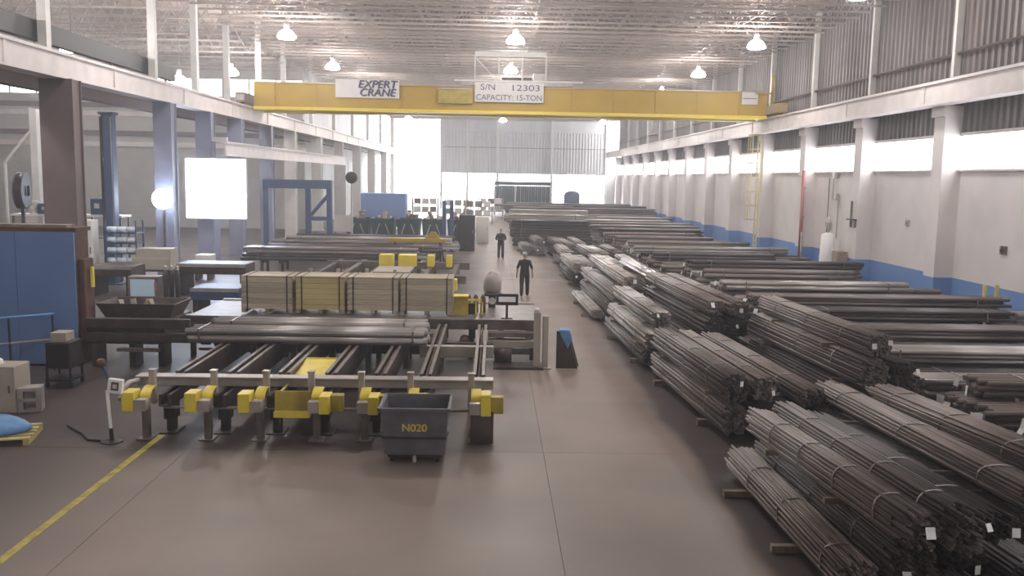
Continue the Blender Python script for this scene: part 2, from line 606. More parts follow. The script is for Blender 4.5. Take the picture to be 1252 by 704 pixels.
# rear wall behind the camera, side bay walls
struct(MB().box(XLL, XR + 0.3, Y0 - 0.3, Y0, 0, ROOF).build('wall_front', 'siding'), 'plain wall closing the hall')
wl = struct(MB().box(XLL - 0.3, XLL, Y0, 76.0, 0, ROOF).build('wall_left', 'siding'), 'pale wall of the side bay')
YB = 76.0
ws = struct(MB().box(XLL, -16.0, YB, YB + 0.3, 0, 11.0).box(XLL, -16.0, YB, YB + 0.3, 12.4, ROOF).build('wall_side_bay', 'siding'), 'pale horizontal siding wall across the side bay')
for i in range(24):
    MB().box(XLL, -16.0, YB - 0.06, YB, 0.35 + i * 0.445, 0.60 + i * 0.445).build('siding_board', 'siding', ws)
for zz, mt in ((9.9, 'machine_grey'), (9.2, 'beam_white'), (7.6, 'machine_grey'), (6.7, 'beam_white')):
    MB().box(XLL, -16.0, YB - 0.35, YB - 0.06, zz, zz + 0.4).build('girt', 'column_brown' if mt == 'machine_grey' else mt, ws)
wn = struct(MB().box(XLL, -16.2, YB + 0.1, YB + 0.15, 11.0, 12.4).build('window_31', 'window_daylight'), 'bright clerestory strip above the siding wall')
for i in range(14):
    MB().box(XLL + 1 + i * 2.2, XLL + 1.12 + i * 2.2, YB, YB + 0.1, 11.0, 12.4).build('mullion', 'machine_grey', wn)
# wall behind the left columns further down the hall
wf = struct(MB().box(-17.2, -16.9, YB + 0.3, Y1, 0, 7.6).build('wall_left_rear', 'siding'), 'pale wall behind the far columns')
for y in range(80, 130, 8):
    MB().box(-16.9, -16.86, y, y + 5.5, 3.2, 6.2).build('wall_panel', 'corrugated_end', wf)
struct(MB().box(-17.2, -16.9, YB + 0.3, Y1, 8.6, ROOF).build('wall_left_upper', 'corrugated_end'), 'cladding above the far part of the runway')

# ================================================================== HIGH BAY LAMPS
lamp0 = None
LAMPG = 'high bay lamps under the roof joists'


def make_lamp():
    r = thing('high_bay_lamp', 'glowing high bay lamp hanging from the roof joists', 'lamp', group=LAMPG)
    MB().tube((0, 0, 0.62), (0, 0, 2.52), 0.018, 6).build('hanging_cord', 'machine_grey', r)
    MB().lathe([(0.10, 0.36), (0.13, 0.40), (0.13, 0.62), (0.08, 0.66)], 14).build('ballast', 'machine_light', r, smooth=True)
    MB().lathe([(0.12, 0.30), (0.26, 0.22), (0.40, 0.08), (0.47, -0.08), (0.40, -0.16), (0.12, -0.20)], 20).build('dome', 'lamp_glow', r, smooth=True)
    return r


lamp0 = make_lamp()
first = True
LX = (-10.75, 1.0, 13.5)
for iy in range(-1, 8):
    for x in LX:
        if iy == -1 and x > -5:
            continue
        o = lamp0 if first else copy_tree(lamp0)
        first = False
        o.location = (x, 47.0 + 13.1 * (iy - 3) + 13.1, 11.75)
        if iy == 2:
            o['label'] = 'glowing high bay lamp just before the yellow crane bridge'
            o['group'] = 'lamps before the crane'
for (x, y, z) in ((-18.0, 52.0, 9.85), (-16.6, 57.3, 10.95), (-18.0, 39.0, 9.85), (-18.0, 26.0, 9.85), (-31.0, 26.0, 9.85), (-31.0, 39.0, 9.85), (-31.0, 52.0, 9.85), (-31.0, 65.0, 9.85)):
    o = copy_tree(lamp0)
    o.location = (x, y, z)
    o['label'] = 'glowing high bay lamp hung in the side bay'
    o['group'] = 'side bay lamps'
    for ch in o.children:
        if ch.name.startswith('hanging_cord'):
            k = (14.27 - z - 0.62) / 1.9
            ch.scale.z = k
            ch.location.z = 0.62 - 0.62 * k

# ================================================================== OVERHEAD CRANE
YC = 53.5
cr = thing('overhead_crane', 'yellow bridge crane spanning the hall on two rails', 'crane', (1.0, YC, 8.6))


def cb(x0, x1, y0, y1, z0, z1):
    return (x0 - 1.0, x1 - 1.0, y0 - YC, y1 - YC, z0 - 8.6, z1 - 8.6)


for yy, nm in ((YC, 'girder'), (YC + 2.3, 'girder')):
    g = MB().box(*cb(-14.2, 16.2, yy, yy + 0.6, 8.62, 9.95)).build(nm, 'crane_yellow', cr, bevel=0.01)
    MB().box(*cb(-14.2, 16.2, yy - 0.12, yy + 0.72, 8.44, 8.62)).build('bottom_flange', 'crane_yellow_lit', g)
    MB().box(*cb(-14.2, 16.2, yy - 0.08, yy + 0.68, 9.95, 10.0)).build('top_flange', 'crane_yellow', g)
    MB().box(*cb(-14.2, 16.2, yy + 0.2, yy + 0.4, 10.0, 10.08)).build('trolley_rail', 'machine_light', g)
    for i in range(12):
        x = -13 + i * 2.5
        MB().box(*cb(x, x + 0.03, yy - 0.05, yy, 8.62, 9.95)).build('stiffener', 'crane_yellow', g)
for x in (-14.75, 16.9):
    e = MB().box(*cb(x - 0.28, x + 0.28, YC - 0.9, YC + 3.8, 8.78, 9.35)).build('end_truck', 'crane_yellow' if x > 0 else 'machine_grey', cr, bevel=0.03)
    for yy in (YC - 0.5, YC + 3.4):
        MB().lathe([(0.17, -0.07), (0.19, -0.07), (0.19, 0.07), (0.17, 0.07)], 16, (x - 1.0, yy - YC, 0.29), 'x').build('wheel', 'machine_dark', e)
    MB().box(*cb(x - 0.2, x + 0.2, YC - 0.92, YC - 0.86, 8.9, 9.2)).build('bumper', 'machine_light', e)
# conductor mast at the wall end
MB().box(*cb(16.35, 16.5, YC - 0.2, YC - 0.05, 9.3, 11.0)).box(*cb(15.4, 16.5, YC - 0.2, YC - 0.05, 9.9, 9.98)).build('collector_mast', 'crane_yellow', cr)
# maker's sign board
s1a, s1b = aty(410, 96.5, YC - 0.14), aty(488, 118.5, YC - 0.14)
sg = MB().box(*cb(s1a.x, s1b.x, YC - 0.14, YC - 0.06, 9.22, 10.28)).build('sign_board', 'sign_white', cr)
tx = aty(461.5, 107, YC - 0.15).x - 1.0
for body, zz, wd in (('EXPERT', 10.00, 2.2), ('CRANE', 9.53, 2.05)):
    text('lettering', body, 0.62, 'sign_ink', sg, Matrix.Translation((tx, -0.155, zz - 8.6)) @ FACE_CAM, width=wd, slant=0.22)
    text('lettering', body, 0.62, 'sign_ink', sg, Matrix.Translation((tx + 0.05, -0.152, zz - 8.6 - 0.035)) @ FACE_CAM, width=wd, slant=0.22)
# capacity sign on the trolley side
s2a, s2b = aty(580.5, 100, YC - 0.25), aty(664.5, 125, YC - 0.25)
sg = MB().box(*cb(s2a.x, s2b.x, YC - 0.22, YC - 0.14, 9.12, 10.24)).build('sign_board', 'sign_white', cr)
cx = (s2a.x + s2b.x) / 2 - 1.0
text('lettering', 'S/N', 0.5, 'sign_ink', sg, Matrix.Translation((cx - 1.25, -0.23, 9.96 - 8.6)) @ FACE_CAM, width=0.85)
text('lettering', '12303', 0.5, 'sign_ink', sg, Matrix.Translation((cx + 0.95, -0.23, 9.94 - 8.6)) @ FACE_CAM, width=1.6)
text('lettering', 'CAPACITY: 15-TON', 0.46, 'sign_ink', sg, Matrix.Translation((cx, -0.23, 9.37 - 8.6)) @ FACE_CAM, width=3.85)
# small plate near the wall
s3 = aty(917, 121, YC - 0.12)
pl = MB().box(*cb(s3.x - 0.48, s3.x + 0.48, YC - 0.12, YC - 0.04, 9.28, 9.98)).build('sign_board', 'sign_white', cr)
MB().box(*cb(s3.x - 0.40, s3.x + 0.40, YC - 0.135, YC - 0.12, 9.60, 9.64)).build('sign_stripe', 'sign_ink', pl)
# electrical box on the girder face
bx0, bx1 = aty(536, 110, YC - 0.2).x, aty(578, 110, YC - 0.2).x
eb = MB().box(*cb(bx0, bx1, YC - 0.3, YC, 8.98, 9.78)).build('control_box', 'dull_yellow', cr, bevel=0.02)
MB().box(*cb(bx0 + 0.2, bx1 - 0.1, YC - 0.32, YC - 0.3, 9.80, 9.88)).box(*cb(bx0, bx1, YC - 0.4, YC, 9.78, 9.82)).build('box_lid', 'machine_light', eb)
# trolley with hoist and guard frame
tr = MB().box(*cb(-2.0, 4.6, YC + 0.1, YC + 2.8, 10.10, 10.32)).build('trolley', 'machine_light', cr)
MB().lathe([(0.32, -0.9), (0.36, -0.9), (0.36, 0.9), (0.32, 0.9)], 18, (0.3, 1.5, 1.78), 'x').build('hoist_drum', 'machine_grey', tr)
MB().box(*cb(2.3, 3.1, YC + 1.0, YC + 1.8, 10.32, 11.0)).build('hoist_motor', 'machine_light', tr, bevel=0.05)
fr = MB()
fa, fb = aty(581, 66, YC + 0.6), aty(668, 69, YC + 0.6)
for x in (fa.x, (fa.x * 2 + fb.x) / 3, (fa.x + 2 * fb.x) / 3, fb.x):
    fr.box(*cb(x - 0.05, x + 0.05, YC + 0.55, YC + 0.65, 10.3, 11.95))
fr.bar((fa.x - 1, 0.6, 3.2), (fa.x + 0.4, 0.6, 1.75), 0.07, 0.07)
MB().box(*cb(fa.x, fb.x, YC + 0.45, YC + 0.7, 11.82, 12.12)).build('guard_rail', 'tube_glow' if False else 'sign_white', tr)
fr.build('guard_frame', 'post_light', tr)
MB().box(*cb(fa.x - 1.2, fb.x + 2.2, YC + 0.2, YC + 0.3, 10.34, 10.44)).build('walkway_rail', 'sign_white', tr)
MB().path([(5.5, 0.9, 1.5), (5.5, 0.9, -0.2)], 0.03).build('hoist_rope', 'machine_dark', tr)

# ================================================================== STEEL BARS
BARC = {}


def bar_mesh(r, L, material, n=None):
    key = (round(r, 3), round(L, 2), material)
    if key not in BARC:
        n = n or (8 if r < 0.06 else 12)
        m = MB().tube((0, -L / 2, 0), (0, L / 2, 0), r, n)
        BARC[key] = m.mesh('bar', material, smooth=True)
    return BARC[key]


def inside(x, z, W, H, p=2.7):
    return (abs(x) / W) ** p + (abs(z - H / 2) / (H / 2)) ** p


def pack(w, h, r, rounded=True):
    out = []
    W, H = w * r, r * 2 + (h - 1) * r * 1.74
    for j in range(h):
        nn = w - (j % 2)
        for i in range(nn):
            x = (i - (nn - 1) / 2) * 2 * r
            z = r + j * r * 1.74
            if not rounded or inside(x, z, W, H) < 1.02 or j in (0, h - 1) and abs(x) < W * 0.5:
                out.append((x, z))
    return out


def hoop_pts(W, H, n=20, p=2.7):
    pts = []
    for i in range(n):
        t = 2 * PI * i / n
        c, s_ = math.cos(t), math.sin(t)
        pts.append((W * math.copysign(abs(c) ** (2 / p), c), H / 2 + H / 2 * math.copysign(abs(s_) ** (2 / p), s_)))
    return pts


def bundle(label, group, a, b2, zbase, w, h, r, material, joined=False, straps=(0.2, 0.5, 0.8), tags=1, ragged=0.08, cat='steel bundle', name='bar_bundle', rounded=None, tagk=1.0):
    """a, b2: (x, y) of the two ends of the bundle axis, a nearer"""
    a, b2 = Vector((a[0], a[1], 0)), Vector((b2[0], b2[1], 0))
    d = b2 - a
    L = d.length
    rz = math.atan2(-d.x, d.y)
    c = (a + b2) / 2
    root = thing(name, label, cat, (c.x, c.y, zbase), rz, group)
    rounded = joined if rounded is None else rounded
    pts = pack(w, h, r, rounded)
    if joined:
        m = MB()
        for (x, z) in pts:
            o = rnd.uniform(-ragged, ragged)
            e = rnd.uniform(-ragged, ragged)
            x += rnd.uniform(-0.12, 0.12) * r
            m.tube((x, -L / 2 + o, z), (x + rnd.uniform(-r, r) * 0.6, L / 2 + e, z), r * 0.98, 7)
        o = m.build('bars', material, root, smooth=True)
        o['kind'] = 'stuff'
    else:
        me = bar_mesh(r * 0.985, round(L * 4) / 4, material)
        for (x, z) in pts:
            obj('bar', me, root, (x, rnd.uniform(-ragged, ragged), z))
    W, H = w * r, r * 2 + (h - 1) * r * 1.74
    for t in straps:
        y = (t - 0.5) * L
        s = MB()
        if rounded:
            hp_ = hoop_pts(W + 0.004, H + 0.008)
            for k in range(len(hp_)):
                p, q = hp_[k], hp_[(k + 1) % len(hp_)]
                s.bar((p[0], y, p[1]), (q[0], y, q[1]), 0.012, 0.03, up=(0, 1, 0))
        else:
            for (p, q) in (((-W - .004, y, H + .004), (W + .004, y, H + .004)), ((-W - .004, y, 0), (-W - .004, y, H)), ((W + .004, y, 0), (W + .004, y, H))):
                s.bar(p, q, 0.035, 0.012, up=(0, 0, 1) if p[2] == q[2] else (1, 0, 0))
        s.build('strap', 'strap', root)
    for k in range(tags):
        tx = rnd.uniform(-W * 0.7, W * 0.7)
        th = rnd.uniform(0.07, 0.11) * tagk
        o = MB().box(-th / 2, th / 2, -0.006, 0.0, -th * 1.2, 0).build('tag', 'tag_white', root)
        o.location = (tx, -L / 2 - ragged - 0.02, H * rnd.uniform(0.5, 0.95))
        o.rotation_euler = (rnd.uniform(-0.5, 0.1), 0, rnd.uniform(-0.6, 0.6))
    return root, W, H


TIMG = 'wooden dunnage timbers under the steel bundles'


def timber(x0, x1, y, z, s=0.1, label='wooden dunnage timber under the bar bundles', group=TIMG):
    m = MB().box(x0, x1, -s / 2, s / 2, 0, s)
    o = m.build('dunnage_timber', 'timber', None, (0, y, z), bevel=0.008)
    return tag(o, label, 'timber', group)


def tone(m):
    return {'steel_bar': 'brown', 'steel_dark': 'dark', 'steel_grey': 'pale grey', 'steel_bright': 'silver'}[m]


def tier_label(label, li, n, m):
    where = 'on dunnage at the bottom of an aisle stack' if li == 0 else ('on top of an aisle stack' if li == n - 1 else 'in the middle of an aisle stack')
    return 'strapped bundle of %s round bars %s' % (tone(m), where)


def stack(label, group, a, b2, levels, base=0.12, overhang=0.12, dun=True):
    """levels: list of (list of (dx, w, h, r, material, joined), ...) per tier"""
    z = base
    d = Vector((b2[0] - a[0], b2[1] - a[1]))
    n = Vector((d.y, -d.x)).normalized()
    for li, tier in enumerate(levels):
        Hm = 0
        wmin = min(t[0] - t[1] * t[3] for t in tier)
        wmax = max(t[0] + t[1] * t[3] for t in tier)
        ov = overhang if li == 0 else 0.04
        for t in (0.18, 0.82):
            px, py = a[0] + d.x * t, a[1] + d.y * t
            timber(px + wmin - ov, px + wmax + ov, py, z - 0.12 if li == 0 else z, 0.12 if li == 0 else 0.07)
        if li:
            z += 0.07
        for (dx, w, h, r, m, jn) in tier:
            lab, grp = (tier_label(label, li, len(levels), m), None) if label is L2 else (label, group)
            grp = grp or group + ', ' + lab
            sl = rnd.uniform(-0.12, 0.12)
            u = d.normalized()
            A = (a[0] + n.x * dx + u.x * sl, a[1] + n.y * dx + u.y * sl)
            B = (b2[0] + n.x * dx + u.x * sl, b2[1] + n.y * dx + u.y * sl)
            _, W, H = bundle(lab, grp, A, B, z, w, h, r, m, jn, tags=rnd.choice((0, 1, 1)), ragged=0.12 if jn else 0.05)
            Hm = max(Hm, H)
        z += Hm
    return z


G1 = 'thin bar bundles at the open end of the aisle stacks'
G2 = 'round bar bundles stacked along the aisle'
L1 = 'bundle of thin dark rods strapped on dunnage beside the open floor'
L2 = 'strapped bundle of round steel bars stacked along the aisle'
# row 1 : thin rods (near)
th = 0.0235
bundle('round bundle of thin rods lying lowest beside the open floor', None, (4.18, 9.55), (4.06, 13.8), 0.10, 11, 11, 0.021, 'steel_bar', True, straps=(0.1, 0.45, 0.75), ragged=0.16)
timber(3.55, 6.3, 12.9, 0.0, 0.10)
timber(3.65, 6.3, 10.9, 0.0, 0.10)
bundle('bundle of thin rods under the four strap rod bundles', None, (4.86, 9.7), (4.60, 13.9), 0.10, 13, 14, 0.022, 'steel_bar', True, ragged=0.15)
bundle('bundle of thin rods buried low beneath the four strap rod bundles', None, (5.55, 9.8), (5.24, 13.9), 0.10, 14, 13, 0.022, 'steel_dark', True)
timber(4.15, 5.95, 12.9, 0.66, 0.08)
timber(4.3, 6.1, 10.9, 0.66, 0.08)
bundle('top rod bundle with four straps beside the open floor', None, (4.76, 9.4), (4.30, 13.7), 0.74, 9, 10, 0.0235, 'steel_bar', True, straps=(0.12, 0.35, 0.58, 0.8), ragged=0.2)
bundle('top rod bundle with four straps between two others', None, (5.20, 9.25), (4.74, 13.8), 0.74, 9, 12, 0.0235, 'steel_bar', True, straps=(0.12, 0.35, 0.58, 0.8), ragged=0.22)
bundle('dark top rod bundle with three straps beside the paler ones', None, (5.72, 9.6), (5.25, 13.95), 0.74, 12, 8, 0.0225, 'steel_dark', True, straps=(0.2, 0.45, 0.7), ragged=0.22)
for k in range(4):
    x = (5.25, 6.3, 6.92, 7.54)[k]
    bundle('bundle of thin rods at the open end of the steel piles', G1, (x + 0.15, 6.2), (x - 0.12, (9.3, 10.3, 10.1, 10.3)[k]), 0.12, 12, 9 + k % 2, 0.023, ('steel_bar', 'steel_dark')[k % 2], True, ragged=0.2)
timber(4.9, 7.8, 9.2, 0.0, 0.12)
timber(4.9, 7.8, 7.2, 0.0, 0.12)
# second column, row 1
for k, (xa, ya, xb, yb, z, w, h, m) in enumerate(((6.75, 10.9, 6.2, 15.9, 0.1, 12, 12, 'steel_dark'), (7.45, 10.8, 6.9, 16.2, 0.1, 13, 13, 'steel_bar'), (8.15, 11.6, 7.6, 15.9, 0.1, 13, 13, 'steel_dark'),
                                              (6.95, 10.6, 6.45, 16.4, 0.68, 13, 8, 'steel_bar'), (7.85, 11.8, 7.25, 15.8, 0.72, 15, 9, 'steel_bar'))):
    bundle(['bundle of thin rods on the floor behind the four strap rod bundles', 'bundle of thin rods resting on top in the second column'][k > 2], ['rods low in the second column', 'rods high in the second column'][k > 2],
           (xa, ya), (xb, yb), z, w, h, 0.0225, m, True, straps=(0.15, 0.5, 0.85), ragged=0.2)
timber(5.9, 8.4, 14.8, 0.0, 0.1)
timber(6.2, 8.6, 12.2, 0.0, 0.1)
timber(5.9, 7.9, 14.8, 0.62, 0.06)
timber(6.3, 8.3, 12.2, 0.62, 0.06)
# row 2
B, D, Gm = 'steel_bar', 'steel_dark', 'steel_grey'
T = True
stack(L2, G2, (4.75, 15.9), (4.35, 21.1), [[(-0.26, 8, 9, 0.032, B, T), (0.34, 8, 9, 0.032, D, T)], [(-0.22, 8, 9, 0.032, B, T), (0.34, 8, 8, 0.032, B, T)]])
stack('bundle of slim round bars in the middle column of the stacks', 'slim bars in the middle column', (5.95, 15.9), (5.5, 21.9), [[(-0.1, 12, 9, 0.028, D, T)], [(0.0, 9, 7, 0.028, B, T)]])
stack('bundle of slim round bars lying low between taller stacks', 'slim bars between stacks', (6.62, 17.4), (6.28, 22.2), [[(0, 11, 9, 0.028, B, T)]])
stack('thick bundle of dark bars in the tall stack near the wall side bars', 'tall stack of the third column', (7.5, 16.6), (7.05, 22.6), [[(-0.15, 9, 10, 0.034, D, T), (0.5, 8, 10, 0.034, D, T)], [(-0.12, 9, 10, 0.034, B, T), (0.5, 7, 9, 0.034, D, T)]])
bundle('topmost dark bundle with a white tag on the tall third stack', None, (7.5, 16.7), (7.1, 22.5), 1.43, 8, 7, 0.034, B, T, tags=2)
timber(6.9, 8.1, 18.2, 1.34, 0.09)
timber(6.8, 7.9, 21.2, 1.34, 0.09)
# row 3
stack(L2, G2, (4.3, 21.7), (4.05, 27.1), [[(-0.28, 7, 6, 0.036, B, T), (0.26, 7, 6, 0.036, D, T)], [(-0.26, 7, 6, 0.036, Gm, T), (0.26, 7, 7, 0.036, B, T)], [(-0.05, 7, 6, 0.036, Gm, T)]])
stack('bundle of round bars in the three tier stack of the middle column', 'three tier stack in the middle column', (6.1, 22.6), (5.7, 29.6), [[(-0.32, 8, 8, 0.036, B, T), (0.32, 8, 8, 0.036, D, T)], [(-0.3, 8, 8, 0.036, B, T), (0.32, 8, 8, 0.036, D, T)], [(-0.3, 7, 6, 0.036, B, T), (0.3, 8, 6, 0.036, B, T)]])
# row 4
stack(L2, G2, (4.5, 28.6), (4.25, 36.6), [[(-0.32, 7, 7, 0.04, B, T), (0.32, 7, 7, 0.04, D, T)], [(-0.3, 7, 6, 0.04, Gm, T), (0.3, 7, 7, 0.04, B, T)], [(0.0, 7, 5, 0.04, Gm, T)]])
bundle('short pale bundle lying alone at the aisle edge', None, (3.52, 29.3), (3.36, 34.6), 0.1, 6, 4, 0.04, Gm, T, tags=0)
timber(3.1, 3.75, 30.4, 0.0, 0.1)
timber(3.1, 3.7, 33.4, 0.0, 0.1)
stack('bundle of dark bars below the shiny bundle', 'stack below the shiny bundle', (5.8, 31.2), (5.6, 37.2), [[(-0.3, 7, 8, 0.04, D, T), (0.3, 7, 8, 0.04, D, T)], [(-0.1, 8, 5, 0.04, B, T)]])
bundle('shiny bright silver bar bundle on top of its stack', None, (5.72, 31.1), (5.55, 37.0), 1.25, 4, 2, 0.065, 'steel_bright', False, tags=0)
timber(5.3, 6.0, 32.4, 1.11, 0.14)
timber(5.3, 6.0, 35.8, 1.11, 0.14)
# rows beyond, stepped
y = 38.6
ri = 0
while y < 54:
    for xi, x in enumerate((4.0 + (0.1 if y > 44 else 0), 5.35, 6.7)):
        if ri > 1 and xi == 2:
            continue
        lv = [[(-0.29, 7, 6, 0.040, rnd.choice((B, D, Gm)), T), (0.29, 7, 6, 0.040, rnd.choice((B, D)), T)]]
        if rnd.random() < 0.85 or xi:
            lv.append([(-0.28, 7, 6, 0.040, rnd.choice((Gm, B, Gm)), T), (0.29, 7, 5, 0.040, rnd.choice((Gm, B, Gm)), T)][:rnd.choice((1, 2, 2))])
        stack(L2, G2, (x + 0.1, y), (x - 0.1, y + 5.4), lv)
    y += 6.3
    ri += 1

# cross bundles on the wall side (bars parallel to X)
YX = 59.0
G3, L3 = 'long bar bundles racked square to the windowed wall', 'long bundle of round bars lying square to the windowed wall'
y = 13.2
i = 0
while y < 60:
    near = y < 30
    r = (0.055, 0.07, 0.06)[i % 3] if near else 0.085
    w = round((0.86 if near else 1.1) / (2 * r))
    x0 = 8.55 + rnd.uniform(-0.35, 0.35) if y > 17 else 8.9
    if y > 40:
        x0 = 7.85 + rnd.uniform(-0.15, 0.2)
    Ln = rnd.choice((6.0, 6.75, 7.5, 8.25)) if y > 17 else 8.0
    x1 = min(x0 + Ln, 16.7)
    tiers = 2 + (i % 3 == 0)
    z = 0.14
    for xs in (x0 + 0.7, (x0 + x1) / 2, x1 - 0.7):
        o = MB().box(-0.07, 0.07, -0.45, 0.45, 0, 0.14).build('dunnage_timber', 'timber', None, (xs, y, 0), bevel=0.008)
        tag(o, 'wooden sleeper under bars lying square to the windowed wall', 'timber', 'sleepers under the cross bundles')
    for t in range(tiers):
        hh = 3 if near else 2
        sh = rnd.uniform(-0.25, 0.25)
        mt3 = rnd.choice((B, D, B, Gm if t == tiers - 1 else B))
        where = 'lowest on wooden sleepers' if t == 0 else ('topmost of its rack' if t == tiers - 1 else 'in the middle of its rack')
        lab3 = 'long %s bar bundle square to the windowed wall, %s' % (tone(mt3), where)
        root, W, H = bundle(lab3, G3 + ', ' + where + ', ' + tone(mt3), (x0 + sh, y), (x1 + sh, y + rnd.uniform(-0.05, 0.05)), z, w - (t > 0), hh, r, mt3, False, straps=(0.12, 0.88), tags=rnd.choice((2, 3)) if near else 1, ragged=0.14, tagk=1.6)
        z += H
        if t < tiers - 1:
            for xs in (x0 + 0.8, x1 - 0.8):
                o = MB().box(-0.035, 0.035, -0.42, 0.42, 0, 0.06).build('dunnage_timber', 'timber', None, (xs, y, z))
                tag(o, 'wooden sleeper under bars lying square to the windowed wall', 'timber', 'sleepers under the cross bundles')
            z += 0.06
    y += 1.0 if near else 1.32
    i += 1
# far cross piles filling the end of the hall
G4, L4 = 'long bar piles across the far end of the aisle', 'pile of long bars across the far end of the aisle'
for i, (y, x0, x1, t) in enumerate(((60.5, 1.2, 6.4, 3), (62.5, 7.6, 14.6, 2), (67, 7.0, 15.5, 2), (70, 1.4, 7.0, 3), (71, 8.0, 15.8, 2), (75.5, 2.0, 15.0, 2), (80, 1.6, 8.2, 3), (81, 9.2, 16.0, 2), (87, 2.2, 15.6, 3), (94, 1.2, 8.0, 3), (95, 9.0, 16.0, 3), (102, 2.0, 15.5, 3))):
    z = 0.14
    for xs in (x0 + 0.9, x1 - 0.9):
        o = MB().box(-0.07, 0.07, -1.1, 1.1, 0, 0.14).build('dunnage_timber', 'timber', None, (xs, y, 0))
        tag(o, 'wooden sleeper under a bar pile at the far end', 'timber', 'sleepers at the far end')
    for k in range(t):
        mt4 = rnd.choice((B, Gm, B, D))
        where = 'at the base' if k == 0 else ('on top' if k == t - 1 else 'in the middle')
        root, W, H = bundle('%s long bars %s of a pile across the far aisle end' % (tone(mt4), where), G4 + ', ' + where + ', ' + tone(mt4), (x0 + rnd.uniform(-.3, .3), y), (x1 + rnd.uniform(-.3, .3), y), z, 14 - k, 5, 0.065, mt4, True, straps=(0.1, 0.9), tags=0, ragged=0.2, rounded=False)
        z += H
for i, (px, py, h) in enumerate(((643, 312, 1), (657, 313, 2))):
    p = atz(px, py)
    stack('short pile of pale bars standing in the aisle mouth', 'short piles in the aisle mouth', (p.x + 0.15, p.y), (p.x - 0.1, p.y + 3.6), [[(0, 7, 6, 0.045, Gm, True)]] + ([[(0, 7, 5, 0.045, Gm, True)]] if h > 1 else []))

# ================================================================== FRONT LOADING TABLE
lt = thing('bar_loading_table', 'long steel bar loading table with seven skid arms and yellow stops', 'machine', (-3.3, 18.5, 0))
ox, oy = -3.3, 18.5


def P(mb, name, material, parent, bevel=0.0, smooth=False):
    """build in world coordinates, as a child of a root at (ox, oy, 0)"""
    mb.v = [(a - ox, b3 - oy, c) for a, b3, c in mb.v]
    return mb.build(name, material, parent, bevel=bevel, smooth=smooth)


arm_px = [(155, 187, -1), (232, 262, -1), (297, 326, -1), (390, 381, 1), (450, 442, 1), (510, 502, 1), (592, 576, 1)]
arm_x = [atz(q, 465, 0.98).x for q in (205, 273, 338, 398, 461, 518, 585)]
YF = 15.3
for k, (yx, pxp, side) in enumerate(arm_px):
    xp = aty(pxp, 470, 15.9).x
    xb = arm_x[k]
    # skid beam: two channels with a gap
    m = MB()
    for dx in (-0.11, 0.05):
        m.box(xb + dx, xb + dx + 0.06, 16.6, 22.4, 0.56, 0.98)
        m.box(xb + dx, xb + dx + 0.06, 15.7, 16.6, 0.56, 0.76)
    m.box(xb - 0.11, xb + 0.11, 15.7, 22.4, 0.54, 0.58)
    arm = P(m, 'skid_arm', 'machine_dark', lt, bevel=0.008)
    P(MB().box(xb + 0.05, xb + 0.115, 16.6, 22.4, 0.98, 1.0).box(xb - 0.115, xb - 0.05, 16.6, 22.4, 0.98, 1.0), 'wear_strip', 'machine_grey', arm)
    # stop post
    P(MB().box(xp - 0.055, xp + 0.055, 15.84, 15.95, 0.55, 1.16).box(xp - 0.065, xp + 0.065, 15.82, 15.97, 1.16, 1.19), 'stop_post', 'machine_light', arm, bevel=0.01)
    # yellow stop plate, curved guard, roller box, leg
    if side < 0:
        a0 = aty(yx - 7, 492, YF).x
        P(MB().box(a0, a0 + 0.21, YF, YF + 0.35, 0.55, 0.89), 'stop_block', 'safety_yellow', arm, bevel=0.012)
        rx = a0 + 0.22
    else:
        rx = aty(yx - 14 if k < 6 else yx - 18, 492, YF).x
        P(MB().box(rx + 0.2, rx + 0.38, YF - 0.05, YF + 0.35, 0.55, 0.87 if k < 6 else 0.93), 'stop_block', 'safety_yellow', arm, bevel=0.012)
        P(MB().box(rx + 0.38, rx + 0.60, YF + 0.1, YF + 0.30, 0.56, 0.86), 'stop_block', 'dull_yellow', arm, bevel=0.012)
    pts = []
    for t in range(7):
        an = PI / 2 * t / 6
        pts.append((0.34 * math.sin(an), 0.76 + 0.15 * math.cos(an)))
    # guard: a curved yellow sheet over the roller
    prof = [(YF + 0.05 + 0.5 - p, q) for p, q in pts] + [(YF + 0.05 + 0.5 - p * 0.93, q - 0.02) for p, q in reversed(pts)]
    P(MB().prism(prof, rx + 0.02, rx + 0.20, 'x'), 'roller_guard', 'safety_yellow', arm)
    P(MB().lathe([(0.02, -0.10), (0.105, -0.10), (0.11, -0.08), (0.11, 0.08), (0.105, 0.10), (0.02, 0.10)], 16, (rx + 0.10, YF + 0.12, 0.66), 'x'), 'roller', 'machine_light', arm, smooth=True)
    P(MB().box(rx, rx + 0.20, YF + 0.0, YF + 0.03, 0.56, 0.76), 'roller_bracket', 'machine_light', arm)
    lx = rx + 0.11
    P(MB().box(lx - 0.06, lx + 0.06, YF + 0.2, YF + 0.32, 0.03, 0.64).box(lx - 0.13, lx + 0.13, YF + 0.10, YF + 0.4, 0.0, 0.03), 'leg', 'machine_grey', arm, bevel=0.006)
    P(MB().box(xb - 0.10, xb + 0.10, 15.9, 16.2, 0.25, 0.54).box(xb - 0.16, xb + 0.16, 15.8, 16.3, 0.0, 0.03).box(xb - 0.07, xb + 0.07, 15.95, 16.15, 0.03, 0.25), 'gear_housing', 'machine_dark', arm, bevel=0.02)
    P(MB().box(xb - 0.07, xb + 0.07, 21.6, 21.75, 0.0, 0.66), 'leg', 'machine_grey', arm)
    # chain along the skid
    P(MB().tube((xb, 16.65, 0.93), (xb, 22.2, 0.93), 0.025, 6), 'chain', 'rust', arm)
x0b, x1b = -6.62, 0.05
cbm = P(MB().box(x0b, x1b, 16.35, 16.55, 0.77, 0.92).box(x0b, x1b, 16.30, 16.60, 0.92, 0.96), 'cross_beam', 'machine_light', lt, bevel=0.015)
